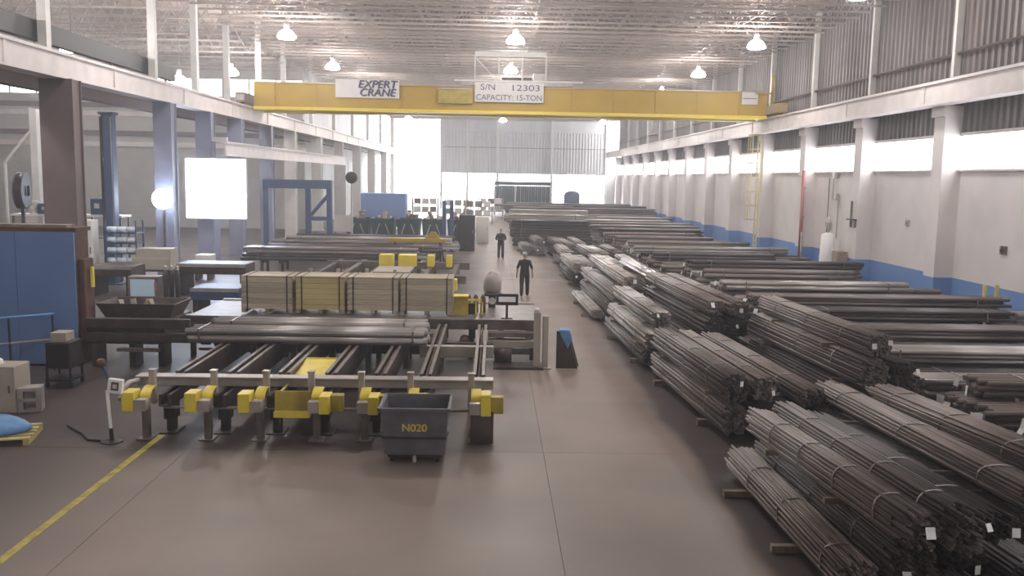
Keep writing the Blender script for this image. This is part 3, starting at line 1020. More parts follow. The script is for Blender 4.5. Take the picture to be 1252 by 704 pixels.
P(MB().box(-1.6, 0.05, 19.5, 19.7, 0.72, 0.98), 'cross_beam', 'beige', lt, bevel=0.01)
P(MB().box(x0b, x1b, 21.9, 22.1, 0.30, 0.60), 'cross_beam', 'machine_dark', lt, bevel=0.01)
P(MB().tube((-5.9, 15.75, 0.52), (0.0, 15.75, 0.52), 0.028, 8), 'drive_shaft', 'machine_light', lt, smooth=True)
P(MB().tube((-6.2, 18.6, 0.45), (0.0, 18.6, 0.45), 0.035, 8), 'drive_shaft', 'machine_grey', lt, smooth=True)
# left end return bracket
P(MB().path([(-6.55, 16.3, 0.88), (-6.62, 16.0, 0.9), (-6.62, 15.75, 0.84), (-6.58, 15.55, 0.70)], 0.05, 8), 'end_hose', 'machine_light', lt)
# motor block at the right-hand end
P(MB().box(-0.35, 0.06, 15.35, 15.85, 0.02, 0.60), 'drive_box', 'machine_dark', lt, bevel=0.03)
# yellow chute between the third and fourth arms
ca, cb2 = aty(352, 440, 18.6), aty(414, 440, 18.6)
cha = aty(336, 500, 15.6).x
chb = aty(380, 500, 15.6).x
ch = MB()
cl_, cr_ = arm_x[2] + 0.13, arm_x[3] - 0.13
v = [(cl_, 16.62, 0.84), (cr_, 16.62, 0.84), (cr_, 17.95, 0.96), (cl_, 17.95, 0.96)]
vt = [(p, q, s + 0.02) for p, q, s in v]
ch.add(v + vt, [(0, 3, 2, 1), (4, 5, 6, 7), (0, 1, 5, 4), (1, 2, 6, 5), (2, 3, 7, 6), (3, 0, 4, 7)])
ct = P(ch, 'chute', 'safety_yellow', lt)
P(MB().box(cha, chb, 15.60, 15.63, 0.46, 0.88), 'chute_apron', 'dull_yellow', ct)
P(MB().box(cha + 0.05, cha + 0.09, 15.63, 16.35, 0.80, 0.84).box(chb - 0.09, chb - 0.05, 15.63, 16.35, 0.80, 0.84), 'apron_bracket', 'dull_yellow', ct)
P(MB().bar((cha, 15.56, 0.47), (chb, 15.56, 0.47), 0.14, 0.10), 'chute_lip', 'safety_yellow', ct)
P(MB().bar((cl_, 17.98, 0.97), (cr_, 17.98, 0.97), 0.04, 0.06), 'chute_lip', 'safety_yellow', ct)

# bars lying on the loading table
z0 = 1.0
bundle('long pale bar bundle lying across the loading table skids', None, (-6.75, 19.75), (-1.42, 19.75), z0, 5, 2, 0.085, 'steel_grey', False, straps=(0.06, 0.94), tags=0, ragged=0.05)
bundle('darker bar bundle behind the pale one on the loading table', None, (-6.55, 20.9), (-1.55, 20.9), z0, 5, 2, 0.085, 'steel_grey', False, straps=(0.1, 0.9), tags=0, ragged=0.08)

# ================================================================== STEEL TIPPING BIN
bl, br_ = aty(461, 540, 14.2), aty(551, 540, 14.2)
bcx = (bl.x + br_.x) / 2
bn = thing('tipping_bin', 'grey steel tipping bin with a yellow number at the loading table', 'bin', (bcx, 14.68, 0), 0.0)


def hopper(zb, zt, wb_, wt, db, dt, th, yb=0.0):
    """open-topped tapered tub with wall thickness"""
    m = MB()
    o = []
    for (z, w, d) in ((zb, wb_, db), (zt, wt, dt)):
        o += [(-w / 2, -d / 2 + yb, z), (w / 2, -d / 2 + yb, z), (w / 2, d / 2 + yb, z), (-w / 2, d / 2 + yb, z)]
    i = []
    for (z, w, d) in ((zb + th, wb_ - 2 * th, db - 2 * th), (zt, wt - 2 * th, dt - 2 * th)):
        i += [(-w / 2, -d / 2 + yb, z), (w / 2, -d / 2 + yb, z), (w / 2, d / 2 + yb, z), (-w / 2, d / 2 + yb, z)]
    fs = [(3, 2, 1, 0), (8, 9, 10, 11)]
    for a in range(4):
        c = (a + 1) % 4
        fs += [(a, c, 4 + c, 4 + a), (8 + c, 8 + a, 12 + a, 12 + c), (4 + a, 4 + c, 12 + c, 12 + a)]
    return m.add(o + i, fs)


hopper(0.14, 0.95, 1.0, 1.12, 0.72, 0.98, 0.02).build('tub', 'bin_grey', bn, bevel=0.01)
rim = MB()
for (a, c) in (((-0.575, -0.50), (0.575, -0.50)), ((0.575, -0.50), (0.575, 0.50)), ((0.575, 0.50), (-0.575, 0.50)), ((-0.575, 0.50), (-0.575, -0.50))):
    rim.bar((*a, 0.94), (*c, 0.94), 0.045, 0.06)
rim.build('rim', 'bin_grey', bn, bevel=0.01)
fy = lambda z: -0.36 - (z - 0.14) / 0.81 * 0.13
MB().box(-0.53, 0.53, fy(0.45) - 0.03, fy(0.45) + 0.01, 0.435, 0.465).build('rib', 'dark_metal', bn)
for sx in (-1, 1):
    MB().box(sx * 0.545 - 0.02, sx * 0.545 + 0.02, -0.4, 0.4, 0.5, 0.56).build('rib', 'bin_grey', bn)
tl = -math.atan2(0.13, 0.81)
for off in (0.0, 0.008):
    text('lettering', 'N020', 0.19, 'bin_yellow', bn, Matrix.Translation((0.0 + off, fy(0.62) - 0.012, 0.62)) @ Matrix.Rotation(PI / 2 - tl, 4, 'X'), extrude=0.004, width=0.40)
MB().box(-0.45, 0.45, -0.33, 0.33, 0.09, 0.14).build('base_frame', 'dark_metal', bn)
for sx in (-0.38, 0.38):
    for sy in (-0.26, 0.26):
        MB().lathe([(0.03, -0.03), (0.08, -0.03), (0.08, 0.03), (0.03, 0.03)], 14, (sx, sy, 0.08), 'x').build('caster', 'black', bn)
MB().tube((0, -0.37, 0.02), (0, -0.37, 0.13), 0.03, 8).build('latch_pin', 'machine_light', bn)

# ================================================================== RUN-OUT TABLE WITH CRATES
ox, oy = -3.3, 24.5
rt = thing('run_out_table', 'long grey run-out table carrying the wooden crates', 'machine', (ox, oy, 0))
P(MB().box(-7.9, 1.25, 22.75, 22.95, 0.80, 1.06).box(-7.9, 1.25, 22.70, 23.0, 1.03, 1.08), 'side_beam', 'machine_grey', rt, bevel=0.01)
P(MB().box(-7.9, 1.25, 25.9, 26.1, 0.80, 1.06), 'side_beam', 'machine_grey', rt, bevel=0.01)
P(MB().box(-7.9, 1.25, 22.95, 25.9, 0.97, 1.03), 'table_top', 'machine_grey', rt)
for k in range(12):
    x = -7.8 + k * 0.80
    P(MB().box(x, x + 0.12, 22.8, 22.92, 0.0, 0.80), 'leg', 'machine_dark', rt)
    P(MB().box(x, x + 0.12, 25.92, 26.05, 0.0, 0.80), 'leg', 'machine_dark', rt)
for k in range(9):
    x = -7.0 + k * 0.9
    P(MB().lathe([(0.03, -0.05), (0.13, -0.05), (0.14, 0.0), (0.14, 0.55), (0.13, 0.6), (0.03, 0.6)], 12, (x, 22.5, 0.48), 'y'), 'feed_roller', 'rust' if k % 2 else 'machine_grey', rt, smooth=True)
P(MB().box(-7.4, 1.0, 22.25, 22.70, 0.26, 0.33), 'lower_shelf', 'machine_dark', rt)
P(MB().box(-0.1, 1.1, 22.3, 22.7, 0.42, 0.60), 'front_plate', 'beige', rt, bevel=0.01)
P(MB().box(-0.1, 1.1, 22.35, 22.7, 0.68, 0.80), 'front_plate', 'machine_grey', rt, bevel=0.01)
P(MB().lathe([(0.05, -0.22), (0.2, -0.22), (0.22, 0.0), (0.2, 0.22), (0.05, 0.22)], 16, (0.3, 22.35, 0.22), 'x'), 'drive_motor', 'machine_dark', rt, smooth=True)
# end post
ep = atz(657, 446)
P(MB().box(1.05, 1.22, 21.75, 22.0, 0.0, 1.42).box(1.28, 1.42, 21.85, 22.05, 0.0, 1.32).box(1.0, 1.5, 21.7, 22.1, 0.0, 0.03), 'end_post', 'beige', rt, bevel=0.012)
P(MB().lathe([(0.02, 0), (0.07, 0), (0.08, 0.05), (0.05, 0.10)], 12, (1.13, 21.87, 1.42)), 'post_cap', 'sign_white', rt, smooth=True)
P(MB().box(0.05, 1.3, 21.6, 22.3, 0.0, 0.06), 'base_plate', 'machine_dark', rt)

# blue leaning plate at the table end
rp = thing('leaning_ramp', 'narrow ramp plate with a blue cloth leaning on the table end', 'ramp', (1.75, 21.9, 0))
MB().prism([(-0.12, 0.0), (0.42, 0.0), (0.14, 0.9), (-0.12, 0.95)], -0.03, 0.03, 'y').build('plate', 'machine_dark', rp)
MB().prism([(0.0, 0.0), (0.48, 0.0), (0.22, 0.92), (0.05, 0.92)], 0.25, 0.29, 'y').build('plate', 'machine_grey', rp)
cl = MB().prism([(-0.06, 0.98), (0.20, 0.98), (0.27, 0.78), (0.16, 0.50), (0.10, 0.62), (0.0, 0.80)], -0.06, 0.33, 'y').build('cloth', 'blue_bright', rp, bevel=0.02)

# wooden crates on the run-out table
CG = 'wooden crates on the run-out table'


def crate(x0, x1, y0, y1, zb, zt, label, m, grp=CG):
    cx_, cy_ = (x0 + x1) / 2, (y0 + y1) / 2
    c = thing('wooden_crate', label, 'crate', (cx_, cy_, zb), 0, grp)
    w, d, h = x1 - x0, y1 - y0, zt - zb
    n = 6
    bh = (h - 0.14) / n
    me = MB().box(-w / 2, w / 2, -0.012, 0.012, 0.006, bh - 0.006).mesh('plank', m)
    me2 = MB().box(-0.012, 0.012, -d / 2, d / 2, 0.006, bh - 0.006).mesh('plank', m)
    for i in range(n):
        z = 0.10 + i * bh
        for s in (-1, 1):
            obj('plank', me, c, (0, s * (d / 2 - 0.012), z))
            obj('plank', me2, c, (s * (w / 2 - 0.012), 0, z))
    MB().box(-w / 2 + 0.03, w / 2 - 0.03, -d / 2 + 0.03, d / 2 - 0.03, 0.1, h - 0.06).build('contents', 'wood', c)
    nl = 5
    lw = d / nl
    me3 = MB().box(-w / 2, w / 2, 0.004, lw - 0.004, 0, 0.035).mesh('lid_plank', 'wood')
    for i in range(nl):
        obj('lid_plank', me3, c, (0, -d / 2 + i * lw, h - 0.035))
    for sx in (-w / 2 + 0.14, w / 2 - 0.16):
        MB().box(sx, sx + 0.032, -d / 2 - 0.014, -d / 2 + 0.0, 0.02, h).box(sx, sx + 0.032, -d / 2 - 0.014, d / 2, h, h + 0.01).build('strap', 'dark_metal', c)
    for sx in (-w / 2, 0 - 0.05, w / 2 - 0.1):
        MB().box(sx, sx + 0.1, -d / 2, d / 2, 0.0, 0.10).build('skid', 'timber', c)
    return c


cp = [(295, 357.5, 'wood', 'plain wooden crate at the dark conveyor end of the crate row'), (361.5, 421.5, 'wood_yellow', 'yellow faced wooden crate in the crate row'),
      (424.5, 487, 'wood', 'banded wooden crate next to the yellow faced one'), (489.5, 553, 'wood', 'pale wooden crate next to the yellow frames')]
for a, c2, m, lb in cp:
    crate(aty(a, 360, 23.3).x, aty(c2, 360, 23.3).x, 23.3, 24.4, 1.08, 2.06, lb, m)

# yellow box and frame at the crate row end
ya = aty(553, 360, 23.6)
yb_ = thing('yellow_parts_box', 'small yellow steel box beside the last crate', 'box', (ya.x + 0.24, 23.6, 1.08))
MB().box(-0.19, 0.19, -0.2, 0.2, 0.0, 0.48).build('box_body', 'dull_yellow', yb_, bevel=0.01)
MB().box(-0.20, 0.20, -0.22, 0.22, 0.48, 0.51).build('box_lid', 'safety_yellow', yb_)
yf = thing('yellow_guard_frame', 'open yellow tubular guard frame on the table end', 'frame', (aty(580, 360, 23.6).x, 23.6, 1.08))
for dx in (-0.22, 0.05, 0.22):
    MB().box(dx - 0.02, dx + 0.02, -0.15, -0.11, 0, 0.40).box(dx - 0.02, dx + 0.02, 0.11, 0.15, 0, 0.40).build('upright', 'safety_yellow', yf)
MB().box(-0.24, 0.24, -0.15, -0.11, 0.36, 0.40).box(-0.24, 0.24, 0.11, 0.15, 0.36, 0.40).build('top_rail', 'safety_yellow', yf)
MB().box(-0.15, 0.03, -0.1, 0.1, 0, 0.3).build('gauge_block', 'dark_metal', yf)
for i in range(3):
    x = aty(573 + i * 9, 345, 24.2).x
    fb_ = thing('rust_bottle', 'small rusty canister standing on the table end', 'canister', (x, 24.2, 1.03), 0, 'rusty canisters')
    MB().lathe([(0.05, 0), (0.07, 0.01), (0.07, 0.42), (0.03, 0.5)], 12).build('canister_body', 'rust', fb_, smooth=True)
    MB().lathe([(0.03, 0.5), (0.035, 0.5), (0.035, 0.55), (0.01, 0.56)], 10).build('canister_cap', 'sign_white', fb_)
# black framed indicator board at the table end
bs = aty(620, 366, 22.9)
ib = thing('indicator_board', 'black framed board with a white strip on the table end', 'board', (bs.x, 22.9, 1.08))
hb = bs.z - 1.08
MB().box(-0.29, 0.29, -0.04, 0.04, hb - 0.15, hb + 0.15).build('frame', 'black', ib, bevel=0.012)
MB().box(-0.22, 0.22, -0.05, -0.04, hb - 0.06, hb + 0.075).build('white_strip', 'tag_white', ib)
MB().box(-0.03, 0.03, -0.02, 0.04, 0.0, hb - 0.1).box(-0.15, 0.15, -0.08, 0.1, 0, 0.02).build('stand', 'dark_metal', ib)
# grey motor beside the aisle
mp = atz(601, 372, 0.0)
gm = thing('grey_motor', 'grey domed motor unit on a dark stand at the table end', 'motor', (0.0, 25.3, 1.03))
MB().lathe([(0.18, 0.42), (0.26, 0.5), (0.26, 0.8), (0.20, 0.98), (0.02, 1.05)], 16).build('motor_dome', 'machine_light', gm, smooth=True)
MB().lathe([(0.3, 0.34), (0.3, 0.40), (0.25, 0.44)], 16).build('flange', 'dark_metal', gm)
MB().box(-0.1, 0.1, -0.1, 0.1, 0.0, 0.36).build('stand', 'dark_metal', gm)
MB().lathe([(0.02, -0.08), (0.1, -0.08), (0.1, 0.0), (0.02, 0.02)], 12, (0.0, -0.12, 0.2), 'y').build('gauge', 'sign_white', gm)

# ================================================================== PEDESTAL SCALE / CONTROL POST
pp = atz(137, 540)
cpst = thing('control_post', 'leaning white control post with a sign box by the yellow line', 'control post', (pp.x, pp.y, 0))
MB().lathe([(0.19, 0.0), (0.19, 0.02), (0.05, 0.04)], 16).build('base', 'dark_metal', cpst)
MB().tube((0, 0, 0.03), (-0.01, 0, 0.25), 0.035, 8).build('lower_post', 'dark_metal', cpst)
MB().tube((-0.01, 0, 0.25), (-0.05, 0.0, 0.92), 0.032, 8).build('post', 'tag_white', cpst)
sb = MB().box(-0.15, 0.11, -0.05, 0.05, 0.88, 1.14).build('sign_box', 'tag_white', cpst, bevel=0.02)
sb.rotation_euler = (0, 0.12, 0)
MB().box(-0.08, 0.05, -0.058, -0.05, 0.94, 1.09).build('display', 'machine_grey', sb)
MB().box(-0.05, 0.02, -0.064, -0.058, 0.98, 1.05).build('display_glass', 'sign_white', sb)
MB().path([(-0.03, 0, 1.13), (-0.06, 0.0, 1.25), (-0.12, 0.0, 1.36)], 0.025).build('neck', 'blue_dark', cpst)
MB().lathe([(0.03, 1.34), (0.075, 1.36), (0.075, 1.46), (0.03, 1.49)], 12, (-0.14, 0, 0)).build('push_button', 'rust', cpst, smooth=True)
MB().path([(-0.2, 0, 0.02), (-0.45, 0.05, 0.02), (-0.7, 0.4, 0.02), (-1.2, 0.9, 0.02)], 0.02).build('cable', 'black', cpst)

# ================================================================== LEFT: blue enclosure and clutter
ox, oy = -12.0, 22.0
be = thing('machine_enclosure', 'large blue sheet metal machine enclosure', 'machine', (ox, oy, 0))
P(MB().box(-15.6, -10.0, 21.42, 22.1, 0.0, 3.26), 'body', 'rust', be)
for i in range(4):
    x = -15.6 + i * 1.4
    P(MB().box(x + 0.006, x + 1.394, 21.36, 21.42, 0.05, 3.26), 'panel', 'blue_panel', be, bevel=0.006)
P(MB().box(-15.65, -9.95, 21.36, 22.15, 3.26, 3.36), 'top_cap', 'rust', be)
P(MB().box(-15.0, -10.2, 21.45, 21.9, 3.36, 3.42), 'top_tray', 'timber', be)
P(MB().box(-9.99, -9.84, 21.5, 22.0, 0.6, 2.6), 'side_duct', 'rust', be, bevel=0.02)
P(MB().box(-9.80, -9.74, 21.7, 21.8, 1.9, 2.4), 'grab_bar', 'safety_yellow', be)
ra, rb = aty(22, 410, 20.5), aty(76, 393, 21.2)
rl = thing('guard_rail', 'low tubular guard rail before the blue enclosure', 'railing', (-10.8, 20.6, 0))
MB().tube((-1.0, -0.9, 1.35), (0.45, 0.35, 1.35), 0.03, 8).build('top_rail', 'blue_bright', rl)
MB().tube((-1.0, -0.9, 0.75), (0.45, 0.35, 0.75), 0.025, 8).build('mid_rail', 'machine_light', rl)
for t in (0.02, 0.5, 0.98):
    MB().tube((-1.0 + 1.45 * t, -0.9 + 1.25 * t, 0), (-1.0 + 1.45 * t, -0.9 + 1.25 * t, 1.35), 0.025, 8).build('post', 'dark_metal', rl)
# dark rolling cart
kp = atz(72, 474)
kt = thing('tool_cart', 'dark rolling tool cart with a beige box on top', 'cart', (kp.x, kp.y + 0.3, 0))
MB().box(-0.26, 0.26, -0.3, 0.3, 0.42, 1.0).build('cabinet', 'dark_metal', kt, bevel=0.015)
MB().box(-0.24, 0.24, -0.315, -0.3, 0.45, 0.95).build('door', 'black', kt)
MB().box(-0.28, 0.28, -0.32, 0.32, 0.14, 0.18).build('lower_shelf', 'dark_metal', kt)
for sx in (-0.25, 0.25):
    for sy in (-0.28, 0.28):
        MB().box(sx - 0.02, sx + 0.02, sy - 0.02, sy + 0.02, 0.08, 0.45).build('leg', 'dark_metal', kt)
        MB().lathe([(0.02, -0.02), (0.06, -0.02), (0.06, 0.02), (0.02, 0.02)], 10, (sx, sy, 0.06), 'x').build('caster', 'black', kt)
o = MB().box(-0.17, 0.17, -0.2, 0.2, 0, 0.2).build('carton', 'beige', None, (kp.x - 0.02, kp.y + 0.3, 1.0), bevel=0.01)
tag(o, 'beige carton standing on the dark tool cart', 'box')
# beige cabinet and concrete block
gp = atz(20, 506)
bc = thing('beige_cabinet', 'low beige metal cabinet by the concrete block', 'cabinet', (gp.x - 0.45, gp.y + 0.35, 0))
MB().box(-0.5, 0.42, -0.3, 0.3, 0.0, 0.92).build('cabinet_body', 'beige', bc, bevel=0.015)
MB().box(-0.46, 0.38, -0.31, -0.30, 0.05, 0.87).build('door', 'beige', bc)
MB().box(0.30, 0.33, -0.33, -0.31, 0.4, 0.55).build('handle', 'machine_grey', bc)
MB().lathe([(0.02, 0.92), (0.06, 0.92), (0.05, 1.0), (0.02, 1.03)], 10, (0.0, 0, 0)).build('cap_knob', 'tag_white', bc)
hp = atz(33, 504)
hb_ = thing('concrete_block', 'grey hollow concrete block standing on end on the floor', 'block', (hp.x, hp.y + 0.18, 0), 0.3)
m = MB()
W_, D_, H_ = 0.42, 0.36, 0.48
m.box(-W_ / 2, W_ / 2, -D_ / 2, D_ / 2, 0, 0.06).box(-W_ / 2, W_ / 2, -D_ / 2, D_ / 2, 0.21, 0.27).box(-W_ / 2, W_ / 2, -D_ / 2, D_ / 2, H_ - 0.06, H_)
m.box(-W_ / 2, -W_ / 2 + 0.1, -D_ / 2, D_ / 2, 0.06, H_ - 0.06).box(W_ / 2 - 0.1, W_ / 2, -D_ / 2, D_ / 2, 0.06, H_ - 0.06)
m.box(-W_ / 2 + 0.08, W_ / 2 - 0.08, -0.03, 0.03, 0.06, H_ - 0.06)
m.build('block_body', 'concrete_block', hb_)
# blue bag on a pallet
gp = atz(8, 545)
pal = thing('wooden_pallet', 'yellowed wooden pallet under the blue bag', 'pallet', (gp.x - 0.35, gp.y + 0.4, 0), 0.25)
for i in range(5):
    MB().box(-0.6, 0.6, -0.5 + i * 0.22, -0.38 + i * 0.22, 0.10, 0.125).build('slat', 'wood_yellow', pal)
for i in range(3):
    MB().box(-0.6 + i * 0.55, -0.5 + i * 0.55, -0.5, 0.5, 0.0, 0.10).build('runner', 'wood_yellow', pal)
bg_ = MB()
prof = [(0.02, 0.0), (0.48, 0.02), (0.52, 0.10), (0.44, 0.18), (0.26, 0.22), (0.04, 0.24)]
bg_.lathe(prof, 16)
bg_.v = [(x * (1 + 0.12 * math.sin(3 * math.atan2(y, x))), y * 0.8, z * (1 + 0.25 * math.sin(5 * x + 2))) for x, y, z in bg_.v]
o = bg_.build('plastic_bag', 'blue_bright', None, (gp.x - 0.35, gp.y + 0.4, 0.126), smooth=True)
tag(o, 'slumped blue plastic bag lying on the pallet', 'bag')

# dark conveyor trough continuing the run-out table
ox, oy = -9.2, 22.3
dc = thing('scrap_conveyor', 'dark steel scrap conveyor trough beside the blue enclosure', 'conveyor', (ox, oy, 0))
P(MB().box(-9.8, -7.3, 21.3, 21.45, 0.62, 0.85).box(-9.8, -7.3, 21.3, 21.45, 0.95, 1.2), 'side_rail', 'machine_dark', dc, bevel=0.02)
P(MB().box(-9.75, -7.95, 21.45, 23.4, 0.55, 1.1), 'trough', 'machine_dark', dc, bevel=0.02)
for x in (-9.7, -8.8, -8.1):
    P(MB().box(x, x + 0.14, 21.4, 21.9, 0, 0.56), 'leg', 'machine_dark', dc)
P(MB().box(-9.0, -8.0, 21.15, 21.28, 0.42, 0.5), 'drip_tray', 'machine_grey', dc)
for i in range(4):
    P(MB().lathe([(0.04, -0.1), (0.16, -0.1), (0.16, 0.1), (0.04, 0.1)], 12, (-7.3 + i * 0.33, 21.5, 0.75 - 0.04 * i), 'x'), 'drive_pulley', ('rust', 'machine_grey')[i % 2], dc, smooth=True)
sk = thing('scrap_skip', 'shallow dark scrap skip on the conveyor with yellow offcuts', 'skip', (-8.85, 22.6, 1.1))
hopper(0.0, 0.36, 1.6, 1.95, 1.0, 1.25, 0.03).build('tub', 'machine_dark', sk)
for i in range(7):
    x, yv = rnd.uniform(-0.55, 0.55), rnd.uniform(-0.3, 0.3)
    MB().bar((x, yv, 0.12), (x + rnd.uniform(-0.25, 0.25), yv + rnd.uniform(-.1, .1), 0.40), 0.12, 0.05).build('offcut', rnd.choice(('dull_yellow', 'beige', 'machine_grey')), sk)

# ================================================================== SECOND LOADING TABLE AND LINES BEHIND
ox, oy = -4.5, 37.0
l2 = thing('second_loading_table', 'loading table with yellow stops behind the crate row', 'machine', (ox, oy, 0))
for k in range(6):
    x = -6.8 + 1.05 * k
    arm = P(MB().box(x - 0.1, x + 0.1, 32.6, 40.0, 0.62, 0.95), 'skid_arm', 'machine_dark', l2)
    P(MB().box(x - 0.06, x + 0.06, 33.0, 33.12, 0.4, 1.25), 'stop_post', 'machine_light', arm)
    P(MB().box(x - 0.10, x + 0.25, 32.4, 32.8, 0.55, 0.98), 'stop_block', 'safety_yellow', arm, bevel=0.02)
    P(MB().box(x - 0.08, x + 0.08, 32.7, 32.86, 0, 0.62), 'leg', 'machine_grey', arm)
    P(MB().box(x - 0.08, x + 0.08, 39.4, 39.56, 0, 0.62), 'leg', 'machine_grey', arm)
P(MB().box(-7.2, -1.0, 33.4, 33.6, 0.7, 1.0), 'cross_beam', 'machine_grey', l2)
P(MB().box(-7.2, -1.0, 38.6, 38.8, 0.7, 1.0), 'cross_beam', 'machine_grey', l2)
P(MB().box(-4.6, -3.2, 34.0, 36.2, 0.98, 1.05), 'chute', 'beige', l2)
for x0, x1 in ((-4.75, -4.15), (-3.95, -3.2), (-2.75, -2.45), (-1.95, -1.7)):
    P(MB().box(x0, x1, 37.0, 37.5, 0.95, 1.45), 'yellow_guard', 'safety_yellow', l2, bevel=0.03)
G5 = 'long bar bundles lying across the lines behind the crates'
for i, (y, x0, x1, z, t) in enumerate(((41.8, -11.5, -3.6, 0.7, 2), (43.6, -11.0, -2.8, 0.7, 2), (47.5, -12.0, -4.2, 0.6, 2), (50.5, -11.8, -2.2, 0.6, 2), (54.0, -12.0, -2.4, 0.5, 2))):
    fr_ = thing('storage_rack', 'low dark steel rack carrying bar bundles behind the crates', 'rack', ((x0 + x1) / 2, y, 0), 0, 'low bar racks')
    for dx in (-(x1 - x0) * 0.4, 0, (x1 - x0) * 0.4):
        MB().box(dx - 0.06, dx + 0.06, -0.6, 0.6, z - 0.12, z).box(dx - 0.06, dx + 0.06, -0.6, -0.48, 0, z - 0.12).box(dx - 0.06, dx + 0.06, 0.48, 0.6, 0, z - 0.12).build('bearer', 'machine_dark', fr_)
    zz = z
    for k in range(t):
        mt5 = rnd.choice((B, Gm, Gm, D))
        where = ('lying directly on', 'uppermost on')[k]
        root, W, H = bundle('long %s bar bundle %s a low rack behind the crates' % (tone(mt5), where), G5 + ', ' + where + ', ' + tone(mt5), (x0 + rnd.uniform(-.3, .3), y), (x1 + rnd.uniform(-.3, .3), y), zz, 7 - k, 2, 0.085, mt5, False, straps=(0.1, 0.9), tags=0)
        zz += H
# orange-yellow beam on the lines
ox, oy = -3.0, 45.5
yb2 = thing('lifting_beam', 'orange lifting beam resting on trestles behind the yellow stops', 'beam', (ox, oy, 0))
P(MB().box(-5.4, -2.4, 45.3, 45.6, 1.35, 1.56), 'beam_body', 'crane_yellow', yb2, bevel=0.02)
P(MB().prism([(-3.5, 1.56), (-2.7, 1.56), (-2.95, 1.9), (-3.2, 1.9)], 45.35, 45.55, 'y'), 'lifting_eye', 'crane_yellow', yb2)
for x in (-5.0, -2.7):
    P(MB().bar((x - 0.3, 45.2, 0), (x, 45.45, 1.35), 0.1).bar((x + 0.3, 45.2, 0), (x, 45.45, 1.35), 0.1).bar((x, 45.9, 0), (x, 45.45, 1.35), 0.1), 'trestle', 'machine_dark', yb2)
# teal bins row
for i in range(5):
    x = -9.4 + i * 1.75
    tb = thing('teal_bin', 'dark teal steel bin filled with scrap in the bin row', 'bin', (x, 62.5, 0), 0, 'row of teal bins')
    hopper(0.2, 1.75, 1.35, 1.62, 1.6, 1.9, 0.04).build('tub', 'teal_dark', tb)
    MB().box(-0.5, -0.3, -0.8, 0.8, 0, 0.2).box(0.3, 0.5, -0.8, 0.8, 0, 0.2).build('skid', 'dark_metal', tb)
    MB().bar((-0.45, -0.93, 0.7), (-0.2, -0.99, 1.4), 0.06).bar((0.2, -0.99, 1.4), (0.45, -0.93, 0.7), 0.06).build('brace', 'machine_light', tb)
    for k in range(6):
        MB().bar((rnd.uniform(-.6, .4), rnd.uniform(-.6, .6), 1.2), (rnd.uniform(-.4, .6), rnd.uniform(-.6, .6), rnd.uniform(1.8, 2.3)), 0.25, 0.12).build('scrap', rnd.choice(('machine_grey', 'machine_light', 'beige')), tb)
# dark cabinet and posts by the aisle
for (px, w, zt, y, m, nm, lb) in ((571, 1.0, 2.3, 57.0, 'dark_metal', 'dark_cabinet', 'tall dark machine cabinet beside the aisle'), (590, 0.9, 1.9, 64.0, 'sign_white', 'pale_cabinet', 'pale cabinet beside the far aisle')):
    x = aty(px, 290, y).x
    c = thing(nm, lb, 'cabinet', (x, y, 0))
    MB().box(-w / 2, w / 2, -0.5, 0.5, 0.0, zt).build('cabinet_body', m, c, bevel=0.03)
    MB().box(-w / 2 + 0.05, w / 2 - 0.05, -0.53, -0.5, 0.1, zt - 0.1).build('door', m, c)
    MB().box(w / 2 - 0.15, w / 2 - 0.1, -0.57, -0.53, zt * 0.5, zt * 0.6).build('handle', 'machine_light', c)
for px in (543, 552):
    x = aty(px, 290, 56.0).x
    c = thing('steel_stanchion', 'tall dark stanchion post beside the dark cabinet', 'post', (x, 56.0, 0), 0, 'stanchions')
    MB().box(-0.12, 0.12, -0.12, 0.12, 0.03, 3.2).build('post_shaft', 'blue_dark', c)
    MB().box(-0.25, 0.25, -0.25, 0.25, 0, 0.03).build('base', 'dark_metal', c)
# blue portal frame
ox, oy = -12.0, 55.0
pf = thing('portal_frame', 'dark blue steel portal frame with a diagonal brace', 'frame', (ox, oy, 0))
fa, fb = aty(322, 228, 55), aty(406, 228, 55)
P(MB().box(fa.x, fb.x, 54.8, 55.2, fb.z - 0.15, fb.z + 0.38), 'top_beam', 'blue_dark', pf, bevel=0.02)
for px in (377, 403):
    x = aty(px, 250, 55).x
    P(MB().box(x - 0.16, x + 0.16, 54.84, 55.16, 0, fb.z), 'post', 'blue_dark', pf)
P(MB().box(fa.x, fa.x + 0.32, 54.84, 55.16, 0, fb.z), 'post', 'blue_dark', pf)
xa, xb = aty(378, 250, 55).x, aty(402, 250, 55).x
P(MB().bar((xa, 55, fb.z - 1.9), (xb, 55, fb.z - 0.5), 0.2), 'brace', 'blue_dark', pf)
P(MB().box(xa - 0.1, xb + 0.1, 54.9, 55.1, fb.z - 2.1, fb.z - 1.85), 'cross_bar', 'blue_dark', pf)
# low monorail beam on pale posts
ja, jb = aty(246, 186, 44.5), None
mr = thing('monorail_beam', 'pale low monorail beam running beside the columns', 'beam', (-13.6, 62.0, 0))
MB().box(-0.12, 0.12, -16.5, 20, 5.55, 5.62).box(-0.04, 0.04, -16.5, 20, 5.62, 6.2).box(-0.16, 0.16, -16.5, 20, 6.2, 6.28).build('rail_beam', 'beam_white', mr)
MB().box(0.06, 0.08, -16.5, 20, 5.62, 6.2).build('web_cover', 'beam_white', mr)
for y in (-15.8, 3.3, 19.5):
    MB().box(-0.95, -0.05, y - 0.12, y + 0.12, 6.28, 6.5).build('bracket', 'beam_white', mr)
MB().box(-0.14, 0.14, 19.5, 19.8, 0, 5.55).build('post', 'post_light', mr)
